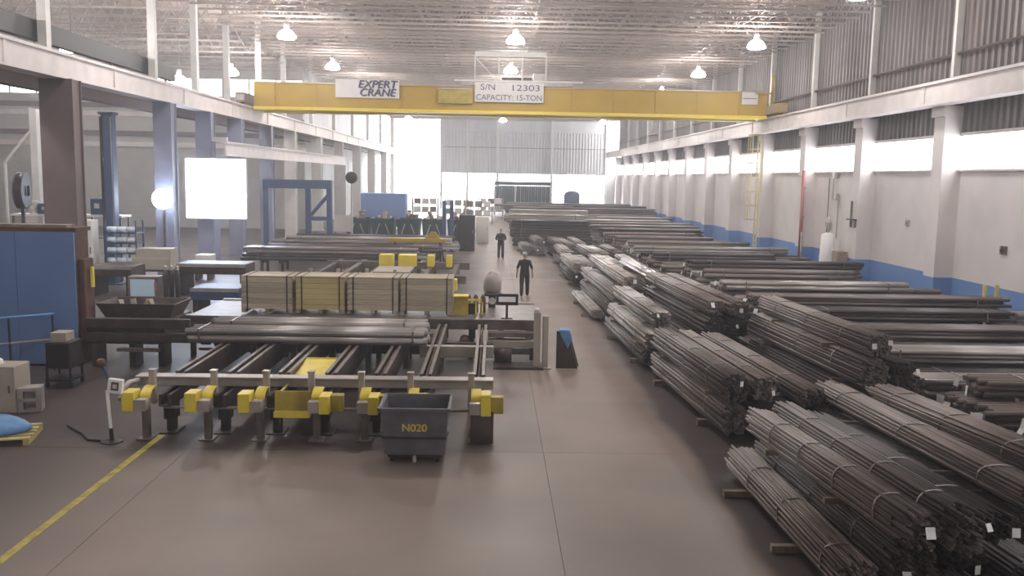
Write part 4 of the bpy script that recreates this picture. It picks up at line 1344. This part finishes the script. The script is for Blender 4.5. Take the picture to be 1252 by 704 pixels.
# blue machine cabinet and pedestal fan further down
ba, bb2 = aty(441, 236, 78), aty(496, 264, 78)
c = thing('blue_machine', 'bright blue machine housing near the open doorway', 'machine', ((ba.x + bb2.x) / 2, 78.5, 0))
MB().box(-(bb2.x - ba.x) / 2, (bb2.x - ba.x) / 2, -0.5, 1.5, 0.25, 3.15).build('housing', 'blue_panel', c, bevel=0.08)
MB().box(-1.6, 1.6, -0.53, -0.5, 1.2, 2.8).build('door', 'blue_panel', c)
MB().box(-1.7, -1.3, -0.4, 1.4, 0, 0.25).box(1.3, 1.7, -0.4, 1.4, 0, 0.25).build('foot', 'dark_metal', c)
fp = aty(430, 217, 59.5)
c = thing('convex_mirror', 'round dark backed mirror on a pale post by the bin row', 'mirror', (fp.x, 59.5, 0))
MB().tube((0, 0, 0), (0, 0, fp.z), 0.07, 8).build('post', 'post_light', c)
MB().lathe([(0.05, -0.08), (0.36, -0.06), (0.4, 0.0), (0.36, 0.06), (0.05, 0.08)], 20, (0, -0.1, fp.z), 'y').build('disc', 'dark_metal', c, smooth=True)
MB().box(-0.25, 0.25, -0.25, 0.25, 0, 0.04).build('base', 'dark_metal', c)
# notice panel below the mirror
c = thing('notice_panel', 'pale panel on posts beside the portal frame', 'panel', (aty(419, 280, 60).x, 60, 0))
MB().box(-0.55, 0.55, -0.04, 0.04, 0.9, 2.0).build('board', 'sign_white', c)
for sx in (-0.5, 0.5):
    MB().box(sx - 0.04, sx + 0.04, 0.04, 0.1, 0, 2.0).build('post', 'machine_grey', c)

# glowing panels added in place of burned-out glare between the left columns
f0, f1 = aty(228, 194, 45.3), aty(302, 267, 45.3)
fp_ = thing('glare_panel', 'dazzling square glowing panel added for glare before the grey columns', 'light', ((f0.x + f1.x) / 2, 45.15, 0))
hw = (f1.x - f0.x) / 2
MB().box(-hw, hw, -0.06, 0.0, f1.z, f0.z).build('light_face', 'glare_glow', fp_, bevel=0.02)
MB().box(-hw - 0.05, hw + 0.05, 0.0, 0.12, f1.z - 0.05, f0.z + 0.05).build('casing', 'machine_light', fp_)
MB().box(-hw * 0.6, -hw * 0.5, 0.12, 0.4, f1.z + 1.2, f1.z + 1.4).box(-hw * 0.2, -hw * 0.1, 0.12, 0.4, f1.z + 1.2, f1.z + 1.4).build('bracket', 'machine_grey', fp_)
MB().box(-hw * 0.1, hw * 0.1, 0.02, 0.10, 0, f1.z - 0.05).build('mast', 'column_grey', fp_)
f0, f1 = aty(186, 230, 39.7), aty(212, 256, 39.7)
fp_ = thing('small_glare_disc', 'small bright glowing disc added for glare in the side bay', 'light', ((f0.x + f1.x) / 2, 39.7, 0))
hw = (f1.x - f0.x) / 2
MB().lathe([(0.1, -0.08), (hw, -0.08), (hw, 0.0), (0.1, 0.04)], 20, (0, 0, (f0.z + f1.z) / 2), 'y').build('light_face', 'glare_glow', fp_)
MB().box(-0.05, 0.05, 0.06, 0.16, 0, f1.z + 0.4).box(-0.3, 0.3, -0.2, 0.3, 0, 0.03).build('stand', 'machine_grey', fp_)

# ================================================================== SIDE BAY CONTENT
# drum fan
fp = aty(27, 233, 36)
c = thing('drum_fan', 'large dark drum fan turned edge-on in the side bay', 'fan', (fp.x, 36, 0), 1.78)
MB().lathe([(0.66, -0.16), (0.72, -0.16), (0.74, 0.0), (0.72, 0.16), (0.66, 0.16)], 24, (0, 0, fp.z), 'y').build('drum', 'dark_metal', c, smooth=True)
MB().lathe([(0.02, -0.10), (0.12, -0.08), (0.12, 0.08), (0.02, 0.1)], 12, (0, 0, fp.z), 'y').build('hub', 'machine_grey', c)
for k in range(4):
    t = PI / 4 + k * PI / 2
    MB().bar((0.1 * math.cos(t), 0, fp.z + 0.1 * math.sin(t)), (0.62 * math.cos(t), 0.03, fp.z + 0.62 * math.sin(t)), 0.02, 0.28, up=(-math.sin(t), 0.5, math.cos(t))).build('blade', 'rust', c)
MB().box(-0.06, 0.06, -0.06, 0.06, 0, fp.z - 0.7).box(-0.5, 0.5, -0.4, 0.4, 0, 0.06).box(-0.06, 0.06, -0.3, -0.2, fp.z - 0.2, fp.z + 0.2).build('stand', 'dark_metal', c)
# pale mast with a diagonal brace
fp = aty(46, 230, 44)
c = thing('braced_mast', 'white square mast with a diagonal brace in the side bay', 'mast', (fp.x, 44, 0))
MB().box(-0.17, 0.17, -0.17, 0.17, 0.03, 7.6).box(-0.4, 0.4, -0.4, 0.4, 0, 0.03).build('mast_shaft', 'post_light', c)
MB().bar((0, 0, 6.8), (-1.5, 0, 5.0), 0.12).build('brace', 'post_light', c)
MB().bar((-1.5, 0, 5.0), (-1.5, 0, 0), 0.1).build('brace_leg', 'post_light', c)
# jib crane, blue column
fp = aty(135, 220, 37.5)
c = thing('jib_column', 'blue jib crane column in the side bay', 'column', (fp.x, 37.5, 0))
MB().box(-0.22, 0.22, -0.22, 0.22, 0.05, 7.0).box(-0.5, 0.5, -0.5, 0.5, 0, 0.05).build('mast', 'blue_dark', c, bevel=0.02)
MB().box(-0.26, -0.16, -0.27, -0.22, 0.4, 6.9).build('cable_duct', 'dark_metal', c)
MB().box(0.16, 0.20, -0.24, -0.22, 0.4, 6.9).build('rail_edge', 'machine_light', c)
MB().box(-0.3, 0.3, -0.3, 0.3, 7.0, 7.1).build('cap', 'blue_dark', c)
# long white work bench with items
wx0, wx1 = aty(14, 264, 38).x, aty(150, 264, 38).x
zt = aty(60, 262, 38).z
c = thing('work_bench', 'long white topped work bench in the side bay', 'bench', ((wx0 + wx1) / 2, 38.4, 0))
MB().box(-(wx1 - wx0) / 2, (wx1 - wx0) / 2, -0.5, 0.5, zt - 0.08, zt).build('bench_top', 'tag_white', c)
hl = (wx1 - wx0) / 2
for t in (-0.96, -0.3, 0.3, 0.96):
    for sy in (-0.42, 0.42):
        MB().box(hl * t - 0.04, hl * t + 0.04, sy - 0.04, sy + 0.04, 0, zt - 0.08).build('leg', 'machine_grey', c)
for px0, px1 in ((30, 53), (72, 81)):
    xa, xb = aty(px0, 270, 37.88).x, aty(px1, 270, 37.88).x
    MB().box(xa - (wx0 + wx1) / 2, xb - (wx0 + wx1) / 2, -0.5, 0.3, zt - 0.62, zt - 0.08).build('drawer_unit', 'sign_white', c)
MB().box(-hl, hl, -0.3, 0.45, zt - 1.0, zt - 0.95).build('lower_shelf', 'machine_grey', c)
for i, (px, h, m, nm, lb) in enumerate(((42, 0.5, 'machine_light', 'grey_canister', 'grey canister standing on the white bench'), (57, 0.45, 'blue_dark', 'blue_carton', 'dark blue carton on the white bench'), (70, 0.62, 'blue_panel', 'blue_case', 'blue case on the white bench beside the brown column'), (121, 0.7, 'blue_dark', 'equipment_case', 'dark equipment case with a white dial on the white bench'))):
    x = aty(px, 255, 38.3).x
    o = thing(nm, lb, 'box' if i else 'canister', (x, 38.3, zt))
    if i == 0:
        MB().lathe([(0.15, 0), (0.2, 0.02), (0.2, h), (0.1, h + 0.06)], 14).build('canister_body', m, o, smooth=True)
    else:
        MB().box(-0.28, 0.28, -0.2, 0.2, 0, h).build('case_body', m, o, bevel=0.03)
    MB().box(-0.1, 0.1, -0.23, -0.2, h * 0.4, h * 0.7).build('face_plate', 'sign_white', o)
# coil rack : three by four pale rolls
ra, rb = aty(127, 272, 36.2), aty(168, 319, 36.2)
c = thing('roll_rack', 'dark rack holding pale blue rolls near the blue jib column', 'rack', ((ra.x + rb.x) / 2, 36.6, 0))
hw = (rb.x - ra.x) / 2
for k in range(4):
    zz = ra.z - 0.30 - k * 0.42
    MB().box(-hw, hw, -0.4, 0.4, zz - 0.14, zz - 0.10).build('shelf', 'blue_dark', c)
for sx in (-hw, hw - 0.06):
    for sy in (-0.4, 0.34):
        MB().box(sx, sx + 0.06, sy, sy + 0.06, 0, ra.z + 0.1).build('upright', 'blue_dark', c)
rm = MB().lathe([(0.03, -0.35), (0.13, -0.35), (0.13, 0.35), (0.03, 0.35)], 12, (0, 0, 0), 'x')
rme = MB()
rme.lathe([(0.04, -0.17), (0.12, -0.17), (0.12, 0.17), (0.04, 0.17)], 12, (0, 0, 0), 'x')
mat('pale_blue', (0.70, 0.80, 0.88), 0.5)
rmesh = rme.mesh('roll', 'pale_blue', smooth=True)
for k in range(4):
    for i in range(3):
        o = obj('wrapped_roll', rmesh, None, (c.location.x - hw + 0.25 + i * (hw - 0.25), 36.33, ra.z - 0.30 - k * 0.42 + 0.022))
        tag(o, 'pale blue wrapped roll lying on the dark rack', 'roll', 'rolls on the dark rack')
wa, wb2 = aty(112, 268, 37.0), aty(126, 314, 37.0)
c = thing('white_cabinet', 'tall white cabinet between the brown column and the roll rack', 'cabinet', ((wa.x + wb2.x) / 2 - 0.1, 36.6, 0))
hw2 = (wb2.x - wa.x) / 2
MB().box(-hw2, hw2, -0.3, 0.3, 0, wa.z).build('cabinet_body', 'tag_white', c, bevel=0.015)
MB().box(-hw2 + 0.03, hw2 - 0.03, -0.32, -0.3, 0.1, wa.z - 0.05).build('door', 'tag_white', c)
MB().box(hw2 - 0.1, hw2 - 0.06, -0.35, -0.32, wa.z * 0.5, wa.z * 0.6).build('handle', 'machine_grey', c)
# cartons, machine with a screen in the side bay
for (px0, px1, pt, pb_, y, m, lb, nm) in ((160, 208, 304, 330, 36.0, 'beige', 'cream carton stack behind the roll rack', 'cream_carton'), (235, 256, 312, 328, 39.0, 'sign_white', 'white carton beside the grey columns', 'white_carton')):
    a_, b_ = aty(px0, pt, y), aty(px1, pb_, y)
    st = thing('steel_trestle', 'dark trestle under the ' + nm.replace('_', ' '), 'trestle', ((a_.x + b_.x) / 2, y + 0.5, 0))
    hw = (b_.x - a_.x) / 2
    MB().box(-hw, hw, -0.5, 0.5, b_.z - 0.08, b_.z).build('deck', 'machine_dark', st)
    for sx in (-hw + 0.1, hw - 0.1):
        MB().box(sx - 0.05, sx + 0.05, -0.4, 0.4, 0, b_.z - 0.08).build('leg', 'machine_dark', st)
    o = thing(nm, lb, 'box', ((a_.x + b_.x) / 2, y + 0.5, b_.z))
    MB().box(-hw, hw, -0.45, 0.45, 0, (a_.z - b_.z) * 0.55).build('carton_body', m, o, bevel=0.01)
    MB().box(-hw * 0.8, hw, -0.40, 0.45, (a_.z - b_.z) * 0.55, a_.z - b_.z).build('upper_carton', m, o, bevel=0.01)
a_, b_ = aty(160, 341, 31), aty(190, 362, 31)
c = thing('operator_console', 'grey operator console with a pale screen beside the brown column', 'console', ((a_.x + b_.x) / 2, 31.2, 0))
hw = (b_.x - a_.x) / 2
MB().box(-hw - 0.1, hw + 0.1, -0.25, 0.3, 0.0, a_.z + 0.1).build('console_body', 'machine_grey', c, bevel=0.03)
MB().box(-hw, hw, -0.28, -0.25, b_.z, a_.z).build('screen', 'screen', c)
MB().box(hw + 0.0, hw + 0.08, -0.29, -0.25, b_.z + 0.2, b_.z + 0.5).build('button_strip', 'red_pipe', c)
for i in range(3):
    x = aty(200 + i * 7, 345, 31).x
    o = thing('motor_can', 'dark capped motor can beside the operator console', 'motor', (x, 31.2 + 0.02 * i, 0), 0, 'motor cans by the console')
    MB().lathe([(0.06, 0.0), (0.09, 0.02), (0.09, 1.15), (0.05, 1.3)], 12).build('can_body', 'dark_metal', o, smooth=True)
    MB().lathe([(0.05, 1.3), (0.07, 1.3), (0.06, 1.42), (0.02, 1.45)], 10).build('can_cap', 'machine_light', o)
# side bay machine bases
for i, (px0, px1, pt, y, m, lb) in enumerate(((105, 160, 325, 33.5, 'machine_dark', 'dark machine base beside the brown column'), (215, 300, 322, 34.0, 'machine_dark', 'dark machine bed between the columns'), (232, 292, 352, 29.0, 'blue_dark', 'flat dark blue tray table beside the crates'))):
    a_, b_ = aty(px0, pt, y), aty(px1, pt, y)
    c = thing('side_machine', lb, 'machine', ((a_.x + b_.x) / 2, y + 0.7, 0))
    hw = (b_.x - a_.x) / 2
    MB().box(-hw, hw, -0.7, 0.7, a_.z - 0.4, a_.z).build('bed', m, c, bevel=0.03)
    MB().box(-hw, hw, -0.72, -0.70, a_.z - 0.12, a_.z - 0.02).build('edge_strip', 'machine_light', c)
    for sx in (-hw + 0.15, hw - 0.15):
        MB().box(sx - 0.1, sx + 0.1, -0.6, 0.6, 0, a_.z - 0.4).build('pedestal', 'dark_metal', c)
# cable tray above the runway
c = thing('cable_tray', 'long dark cable tray above the runway beam', 'cable tray', (-15.55, 20, 8.4))
MB().box(-0.12, 0.12, -26, 24, 0.62, 0.68).box(-0.14, -0.11, -26, 24, 0.62, 1.28).box(0.11, 0.14, -26, 24, 0.62, 1.28).build('tray', 'black', c)
for i in range(9):
    MB().box(-0.05, 0.05, -25 + i * 6, -24.9 + i * 6, 0.0, 0.62).build('bracket', 'machine_grey', c)

# ================================================================== RIGHT WALL FITTINGS
# ladder with cage
ld = thing('caged_ladder', 'pale yellow caged ladder fixed to the windowed wall', 'ladder', (17.0, 57.3, 0))
for dy in (-0.28, 0.28):
    MB().box(-0.04, 0.04, dy - 0.035, dy + 0.035, 0.3, 8.8).build('rail', 'ladder_yellow', ld)
rmesh = MB().tube((0, -0.28, 0), (0, 0.28, 0), 0.025, 6).mesh('rung', 'ladder_yellow')
for k in range(24):
    obj('rung', rmesh, ld, (0, 0, 0.6 + k * 0.33))
hoop = MB()
pts = [(-0.75 * math.sin(PI * t / 8) * 0.95, -0.35 * math.cos(PI * t / 8), 0) for t in range(9)]
for i in range(8):
    hoop.bar(pts[i], pts[i + 1], 0.02, 0.07)
hme = hoop.mesh('cage_hoop', 'ladder_yellow')
for k in range(7):
    obj('cage_hoop', hme, ld, (0, 0, 2.3 + k * 0.9))
for i in (2, 4, 6):
    MB().bar((pts[i][0], pts[i][1], 2.3), (pts[i][0], pts[i][1], 7.7), 0.05, 0.02).build('cage_strip', 'ladder_yellow', ld)
# pipes on the wall
c = thing('red_drop_pipe', 'dark red drop pipe fixed to a pilaster of the windowed wall', 'pipe', (17.2, 49.35, 0))
MB().tube((0, 0, 0.6), (0, 0, 5.4), 0.09, 10).build('pipe_run', 'red_pipe', c, smooth=True)
MB().tube((0, 0, 0), (0, 0, 0.6), 0.07, 10).build('lower_pipe', 'machine_light', c, smooth=True)
MB().tube((-0.05, -0.35, 0), (-0.05, -0.35, 2.0), 0.05, 8).build('branch_pipe', 'machine_light', c, smooth=True)
for z in (1.2, 2.8, 4.4):
    MB().box(0.0, 0.12, -0.12, 0.12, z, z + 0.06).build('clamp', 'machine_grey', c)
c = thing('wall_pipework', 'thin pale pipework looping down the white masonry wall', 'pipe', (17.85, 46.6, 0))
MB().path([(0, 0, 5.2), (0, 0, 3.9), (-0.05, -0.9, 3.9), (-0.05, -0.9, 1.9)], 0.035).build('pipe_run', 'machine_light', c)
MB().path([(0, 0.6, 5.0), (0, 0.6, 2.2), (-0.1, 0.3, 1.6), (-0.05, 0.6, 1.0)], 0.03).build('hose', 'machine_grey', c)
for p in ((0, -0.2, 5.0), (0, -0.55, 3.9), (0, 0.4, 2.4)):
    MB().box(p[0] - 0.12, p[0] + 0.05, p[1] - 0.15, p[1] + 0.15, p[2], p[2] + 0.3).build('valve_box', 'machine_light', c)
# bright wrapped tank standing by the wall
wp = aty(1018, 338, 45.4)
c = thing('water_heater', 'bright white cylindrical tank with a dull yellow base by the wall', 'tank', (17.25, 45.4, 0))
MB().lathe([(0.05, 0.5), (0.36, 0.5), (0.37, 0.55), (0.32, 2.1), (0.1, 2.2)], 18).build('tank_body', 'tag_white', c, smooth=True)
MB().box(-0.35, 0.35, -0.35, 0.35, 0.0, 0.5).build('base', 'dull_yellow', c, bevel=0.02)
MB().path([(0, 0, 2.2), (0, 0, 2.7)], 0.05).build('outlet', 'machine_light', c)
MB().lathe([(0.02, 2.7), (0.12, 2.72), (0.12, 2.95), (0.03, 3.0)], 10).build('valve', 'sign_white', c)
# brown wall cabinet
c = thing('brown_cabinet', 'narrow brown cabinet standing at a pilaster of the windowed wall', 'cabinet', (16.95, 42.9, 0))
MB().box(-0.25, 0.25, -0.35, 0.35, 0.0, 1.45).build('cabinet_body', 'timber', c, bevel=0.02)
MB().box(-0.27, -0.25, -0.3, 0.3, 0.08, 1.38).build('door', 'timber', c)
MB().box(-0.3, -0.27, 0.15, 0.18, 0.7, 0.9).build('handle', 'machine_light', c)
# small shelf and notices on the wall
c = thing('wall_shelf', 'small dark shelf bracket on the pilaster beside the brown cabinet', 'shelf', (17.2, 42.2, 3.0))
MB().box(-0.2, 0.05, -0.35, 0.35, 0.0, 0.06).build('shelf_board', 'dark_metal', c)
MB().box(-0.04, 0.05, -0.3, -0.25, -0.35, 0.0).box(-0.04, 0.05, 0.25, 0.3, -0.35, 0.9).build('bracket', 'machine_grey', c)
c = thing('switch_box', 'pair of small grey switches on the white masonry wall', 'switch', (17.97, 30.8, 2.35))
for dy in (-0.16, 0.04):
    MB().box(-0.05, 0.03, dy, dy + 0.13, 0, 0.30).build('switch_plate', 'machine_grey', c)
    MB().box(-0.07, -0.05, dy + 0.03, dy + 0.10, 0.1, 0.2).build('toggle', 'dark_metal', c)
c = thing('wall_socket', 'small grey socket box on the white masonry wall', 'socket', (17.97, 38.2, 2.95))
MB().box(-0.05, 0.03, -0.13, 0.13, 0, 0.26).build('socket_plate', 'machine_light', c)
MB().box(-0.06, -0.05, -0.06, 0.06, 0.06, 0.18).build('socket_face', 'machine_grey', c)
# bollards
for px in (1203, 1218):
    p = aty(px, 365, 28.3)
    c = thing('yellow_bollard', 'slim dull yellow bollard beside the blue dado', 'bollard', (p.x, 28.3, 0), 0, 'bollards at the blue dado')
    MB().tube((0, 0, 0), (0, 0, 1.55), 0.06, 10).build('bollard_shaft', 'dull_yellow', c, smooth=True)
    MB().lathe([(0.12, 0), (0.12, 0.02), (0.07, 0.03)], 12).build('base', 'dark_metal', c)

# ================================================================== FAR END CONTENT
# dark strip curtains hanging from a header
ca, cb_ = aty(606, 225, 112), aty(673, 225, 112)
c = thing('strip_curtain', 'dark teal strip curtain hanging before the far end wall', 'curtain', (0, 112, 0))
MB().box(ca.x, cb_.x, -0.1, 0.1, ca.z - 0.1, ca.z + 0.35).build('header', 'dark_metal', c)
for x in (ca.x - 0.1, cb_.x + 0.1):
    MB().box(x - 0.12, x + 0.12, -0.12, 0.12, 0, ca.z + 0.35).build('post', 'post_light', c)
n = 26
st_me = MB().lathe([(0.15, -3.0), (0.17, -2.9), (0.16, -1.5), (0.12, -0.2), (0.05, 0.0)], 8).mesh('strip', 'teal_dark')
for i in range(n):
    if i in (9,):
        continue
    x = ca.x + (i + 0.5) * (cb_.x - ca.x) / n
    o = obj('strip', st_me, c, (x, rnd.uniform(-0.05, 0.05), ca.z - 0.1), (0, rnd.uniform(-0.03, 0.03), rnd.uniform(-0.5, 0.5)))
tp = aty(699, 245, 110)
c = thing('storage_tank', 'dark blue dome topped tank before the far end wall', 'tank', (tp.x, 110, 0))
MB().lathe([(0.9, 0.0), (1.0, 0.05), (1.0, 2.6), (0.9, 2.95), (0.5, 3.15), (0.1, 3.2)], 24).build('tank_shell', 'blue_dark', c, smooth=True)
MB().lathe([(1.02, 1.2), (1.04, 1.2), (1.04, 1.3), (1.02, 1.3)], 24).build('hoop', 'machine_grey', c)
# truck-like trailer pieces at far left : pale racks
for i, (px, y) in enumerate(((520, 100), (560, 96), (600, 104), (585, 92))):
    x = aty(px, 262, y).x
    c = thing('pallet_rack', 'pale loaded rack near the open doorway', 'rack', (x, y, 0), 0, 'racks near the doorway')
    for sx in (-1.4, 1.4):
        MB().box(sx - 0.06, sx + 0.06, -0.5, 0.5, 0, 2.3).build('upright', 'machine_grey', c)
    for k in range(2):
        MB().box(-1.4, 1.4, -0.5, 0.5, 0.7 + 0.9 * k, 0.78 + 0.9 * k).build('shelf', 'machine_light', c)
    for k in range(2):
        for q in range(3):
            o = tag(MB().box(-0.36, 0.36, -0.4, 0.4, 0, 0.55).build('stored_box', rnd.choice(('machine_light', 'sign_white', 'machine_grey')), None, (x - 0.88 + 0.88 * q, y, 0.781 + 0.9 * k), bevel=0.02), 'boxed load standing on a rack near the open doorway', 'box', 'loads on the far racks')

# ================================================================== PEOPLE


def person(label, loc, rz, pose):
    root = thing('person', label, 'person', loc, rz)
    J = dict(pelvis=(0, 0, 0.94), belly=(0, 0.0, 1.10), chest=(0, 0.01, 1.32), neck=(0, 0.0, 1.47), nk2=(0, -0.01, 1.54),
             chin=(0, -0.03, 1.60), skull=(0, -0.015, 1.68), crown=(0, 0.0, 1.755))
    R_ = dict(pelvis=(0.185, 0.145), belly=(0.185, 0.145), chest=(0.20, 0.14), neck=(0.075, 0.07), nk2=(0.055, 0.058), chin=(0.064, 0.075), skull=(0.078, 0.095), crown=(0.045, 0.055))
    E = [('pelvis', 'belly'), ('belly', 'chest'), ('chest', 'neck'), ('neck', 'nk2'), ('nk2', 'chin'), ('chin', 'skull'), ('skull', 'crown')]
    J['nose'] = (0, -0.115, 1.655)
    R_['nose'] = (0.016, 0.016)
    E.append(('skull', 'nose'))
    for s, S in ((-1, 'L'), (1, 'R')):
        st = pose['stride'] * s
        J['hip' + S] = (s * 0.10, 0, 0.88); R_['hip' + S] = (0.125, 0.125)
        J['knee' + S] = (s * 0.115, -0.02 + st * 0.5, 0.49); R_['knee' + S] = (0.09, 0.09)
        J['calf' + S] = (s * 0.118, 0.02 + st * 0.75, 0.36); R_['calf' + S] = (0.085, 0.085)
        J['ank' + S] = (s * 0.12, 0.02 + st, 0.10); R_['ank' + S] = (0.075, 0.078)
        J['heel' + S] = (s * 0.12, 0.03 + st, 0.045); R_['heel' + S] = (0.044, 0.042)
        J['toe' + S] = (s * 0.13, -0.17 + st, 0.035); R_['toe' + S] = (0.042, 0.032)
        E += [('pelvis', 'hip' + S), ('hip' + S, 'knee' + S), ('knee' + S, 'calf' + S), ('calf' + S, 'ank' + S), ('ank' + S, 'heel' + S), ('heel' + S, 'toe' + S)]
        J['sh' + S] = (s * 0.19, 0.01, 1.40); R_['sh' + S] = (0.095, 0.09)
        el, wr_ = pose['elbow'], pose['wrist']
        J['el' + S] = (s * el[0], el[1], el[2]); R_['el' + S] = (0.062, 0.062) if pose['cuff'] < 1 else (0.055, 0.055)
        J['wr' + S] = (s * wr_[0], wr_[1], wr_[2]); R_['wr' + S] = (0.032, 0.03)
        d = (Vector(J['wr' + S]) - Vector(J['el' + S])).normalized()
        pl_ = Vector(J['wr' + S]) + d * 0.07
        J['palm' + S] = tuple(pl_); R_['palm' + S] = (0.034, 0.030)
        E += [('chest', 'sh' + S), ('sh' + S, 'el' + S), ('el' + S, 'wr' + S), ('wr' + S, 'palm' + S)]
        side = Vector((0, 1, 0)) if abs(d.y) < 0.7 else Vector((1, 0, 0))
        inw = Vector((-s, 0, 0)) if abs(d.x) < 0.7 else Vector((0, 0, -1))
        for q in range(4):
            base = pl_ + d * 0.03 + side * (q - 1.5) * 0.019
            ln = (0.075, 0.085, 0.08, 0.06)[q]
            J['f%d%s' % (q, S)] = tuple(base + d * ln * 0.55); R_['f%d%s' % (q, S)] = (0.0095, 0.0095)
            J['g%d%s' % (q, S)] = tuple(base + d * ln + inw * 0.018); R_['g%d%s' % (q, S)] = (0.008, 0.008)
            E += [('palm' + S, 'f%d%s' % (q, S)), ('f%d%s' % (q, S), 'g%d%s' % (q, S))]
        J['t' + S] = tuple(pl_ - side * 0.045 + d * 0.01 + inw * 0.01); R_['t' + S] = (0.011, 0.011)
        J['u' + S] = tuple(pl_ - side * 0.055 + d * 0.05 + inw * 0.02); R_['u' + S] = (0.009, 0.009)
        E += [('palm' + S, 't' + S), ('t' + S, 'u' + S)]
        J['ear' + S] = (s * 0.088, 0.005, 1.665); R_['ear' + S] = (0.014, 0.02)
        E.append(('skull', 'ear' + S))
    names = list(J)
    me = bpy.data.meshes.new('body')
    me.from_pydata([J[n_] for n_ in names], [(names.index(a), names.index(b_)) for a, b_ in E], [])
    tmp = bpy.data.objects.new('body', me)
    COL.objects.link(tmp)
    sk_ = tmp.modifiers.new('skin', 'SKIN')
    sk_.use_smooth_shade = True
    for i, n_ in enumerate(names):
        sv = me.skin_vertices[0].data[i]
        sv.radius = R_[n_]
        sv.use_root = n_ == 'pelvis'
    sub = tmp.modifiers.new('sub', 'SUBSURF')
    sub.levels = sub.render_levels = 2
    bpy.context.view_layer.update()
    bm_ = bpy.data.meshes.new_from_object(tmp.evaluated_get(bpy.context.evaluated_depsgraph_get()))
    bpy.data.objects.remove(tmp)
    bm_.materials.clear()
    for m_ in ('skin', 'cloth_dark', 'cloth_pants', 'shoe', 'hair'):
        bm_.materials.append(MATS[m_])
    wz = J['wrR'][2]
    for p in bm_.polygons:
        c_ = p.center
        k_ = 0
        arm_ = abs(c_.x) > 0.22 or (c_.y < -0.17 and c_.z > 0.9)
        if c_.z > 1.50:
            k_ = 0
        elif arm_ and c_.z > 0.8:
            k_ = 1 if (c_.z > pose['cuff']) else 0
        elif arm_ and c_.z > 0.55:
            k_ = 0
        elif c_.z > 0.97:
            k_ = 1
        elif c_.z > 0.10:
            k_ = 2
        else:
            k_ = 3
        p.material_index = k_
        p.use_smooth = True
    bo = obj('body', bm_, root)
    # hair cap: back and top of the head
    hb2 = MB().lathe([(0.088, 1.66), (0.094, 1.70), (0.085, 1.745), (0.05, 1.785), (0.01, 1.795)], 16)
    hb2.v = [(x, y * 1.18 + 0.012, z) for x, y, z in hb2.v]
    hb2.build('hair', 'hair', root, smooth=True)
    for sx in (-0.03, 0.03):
        MB().lathe([(0.001, -0.012), (0.010, -0.006), (0.012, 0.0), (0.010, 0.006), (0.001, 0.012)], 8, (sx, -0.098, 1.69)).build('eye', 'black', root)
    MB().box(-0.022, 0.022, -0.106, -0.098, 1.615, 1.622).build('mouth', 'red_pipe', root)
    return root


person('person in dark short sleeved work clothes walking along the open aisle', (1.29, 35.4, 0), PI, dict(stride=0.10, elbow=(0.29, 0.02, 1.13), wrist=(0.31, -0.05, 0.88), cuff=1.12))
person('person in dark long sleeved clothes with both forearms raised in front', (0.46, 51.8, 0), 0.1, dict(stride=0.06, elbow=(0.30, 0.02, 1.14), wrist=(0.12, -0.24, 1.12), cuff=0.5))

# ================================================================== HAZE
hm = bpy.data.materials.new('glare_haze')  # haze volume added to stand in for veiling glare
hm.use_nodes = True
nt = hm.node_tree
nt.nodes.remove(nt.nodes['Principled BSDF'])
vs_ = nt.nodes.new('ShaderNodeVolumeScatter')
vs_.inputs['Color'].default_value = (0.95, 0.95, 1.0, 1)
vs_.inputs['Density'].default_value = HAZE
vs_.inputs['Anisotropy'].default_value = 0.55
nt.links.new(vs_.outputs[0], nt.nodes['Material Output'].inputs['Volume'])
MATS['glare_haze'] = hm
hz = MB().box(XLL - 1, XR + 1, Y0 - 1, Y1 + 1, -0.6, ROOF + 1).build('haze', 'glare_haze')
hz['kind'] = 'stuff'
tag(hz, 'thin bright haze added throughout the hall for the glare veil', 'haze')
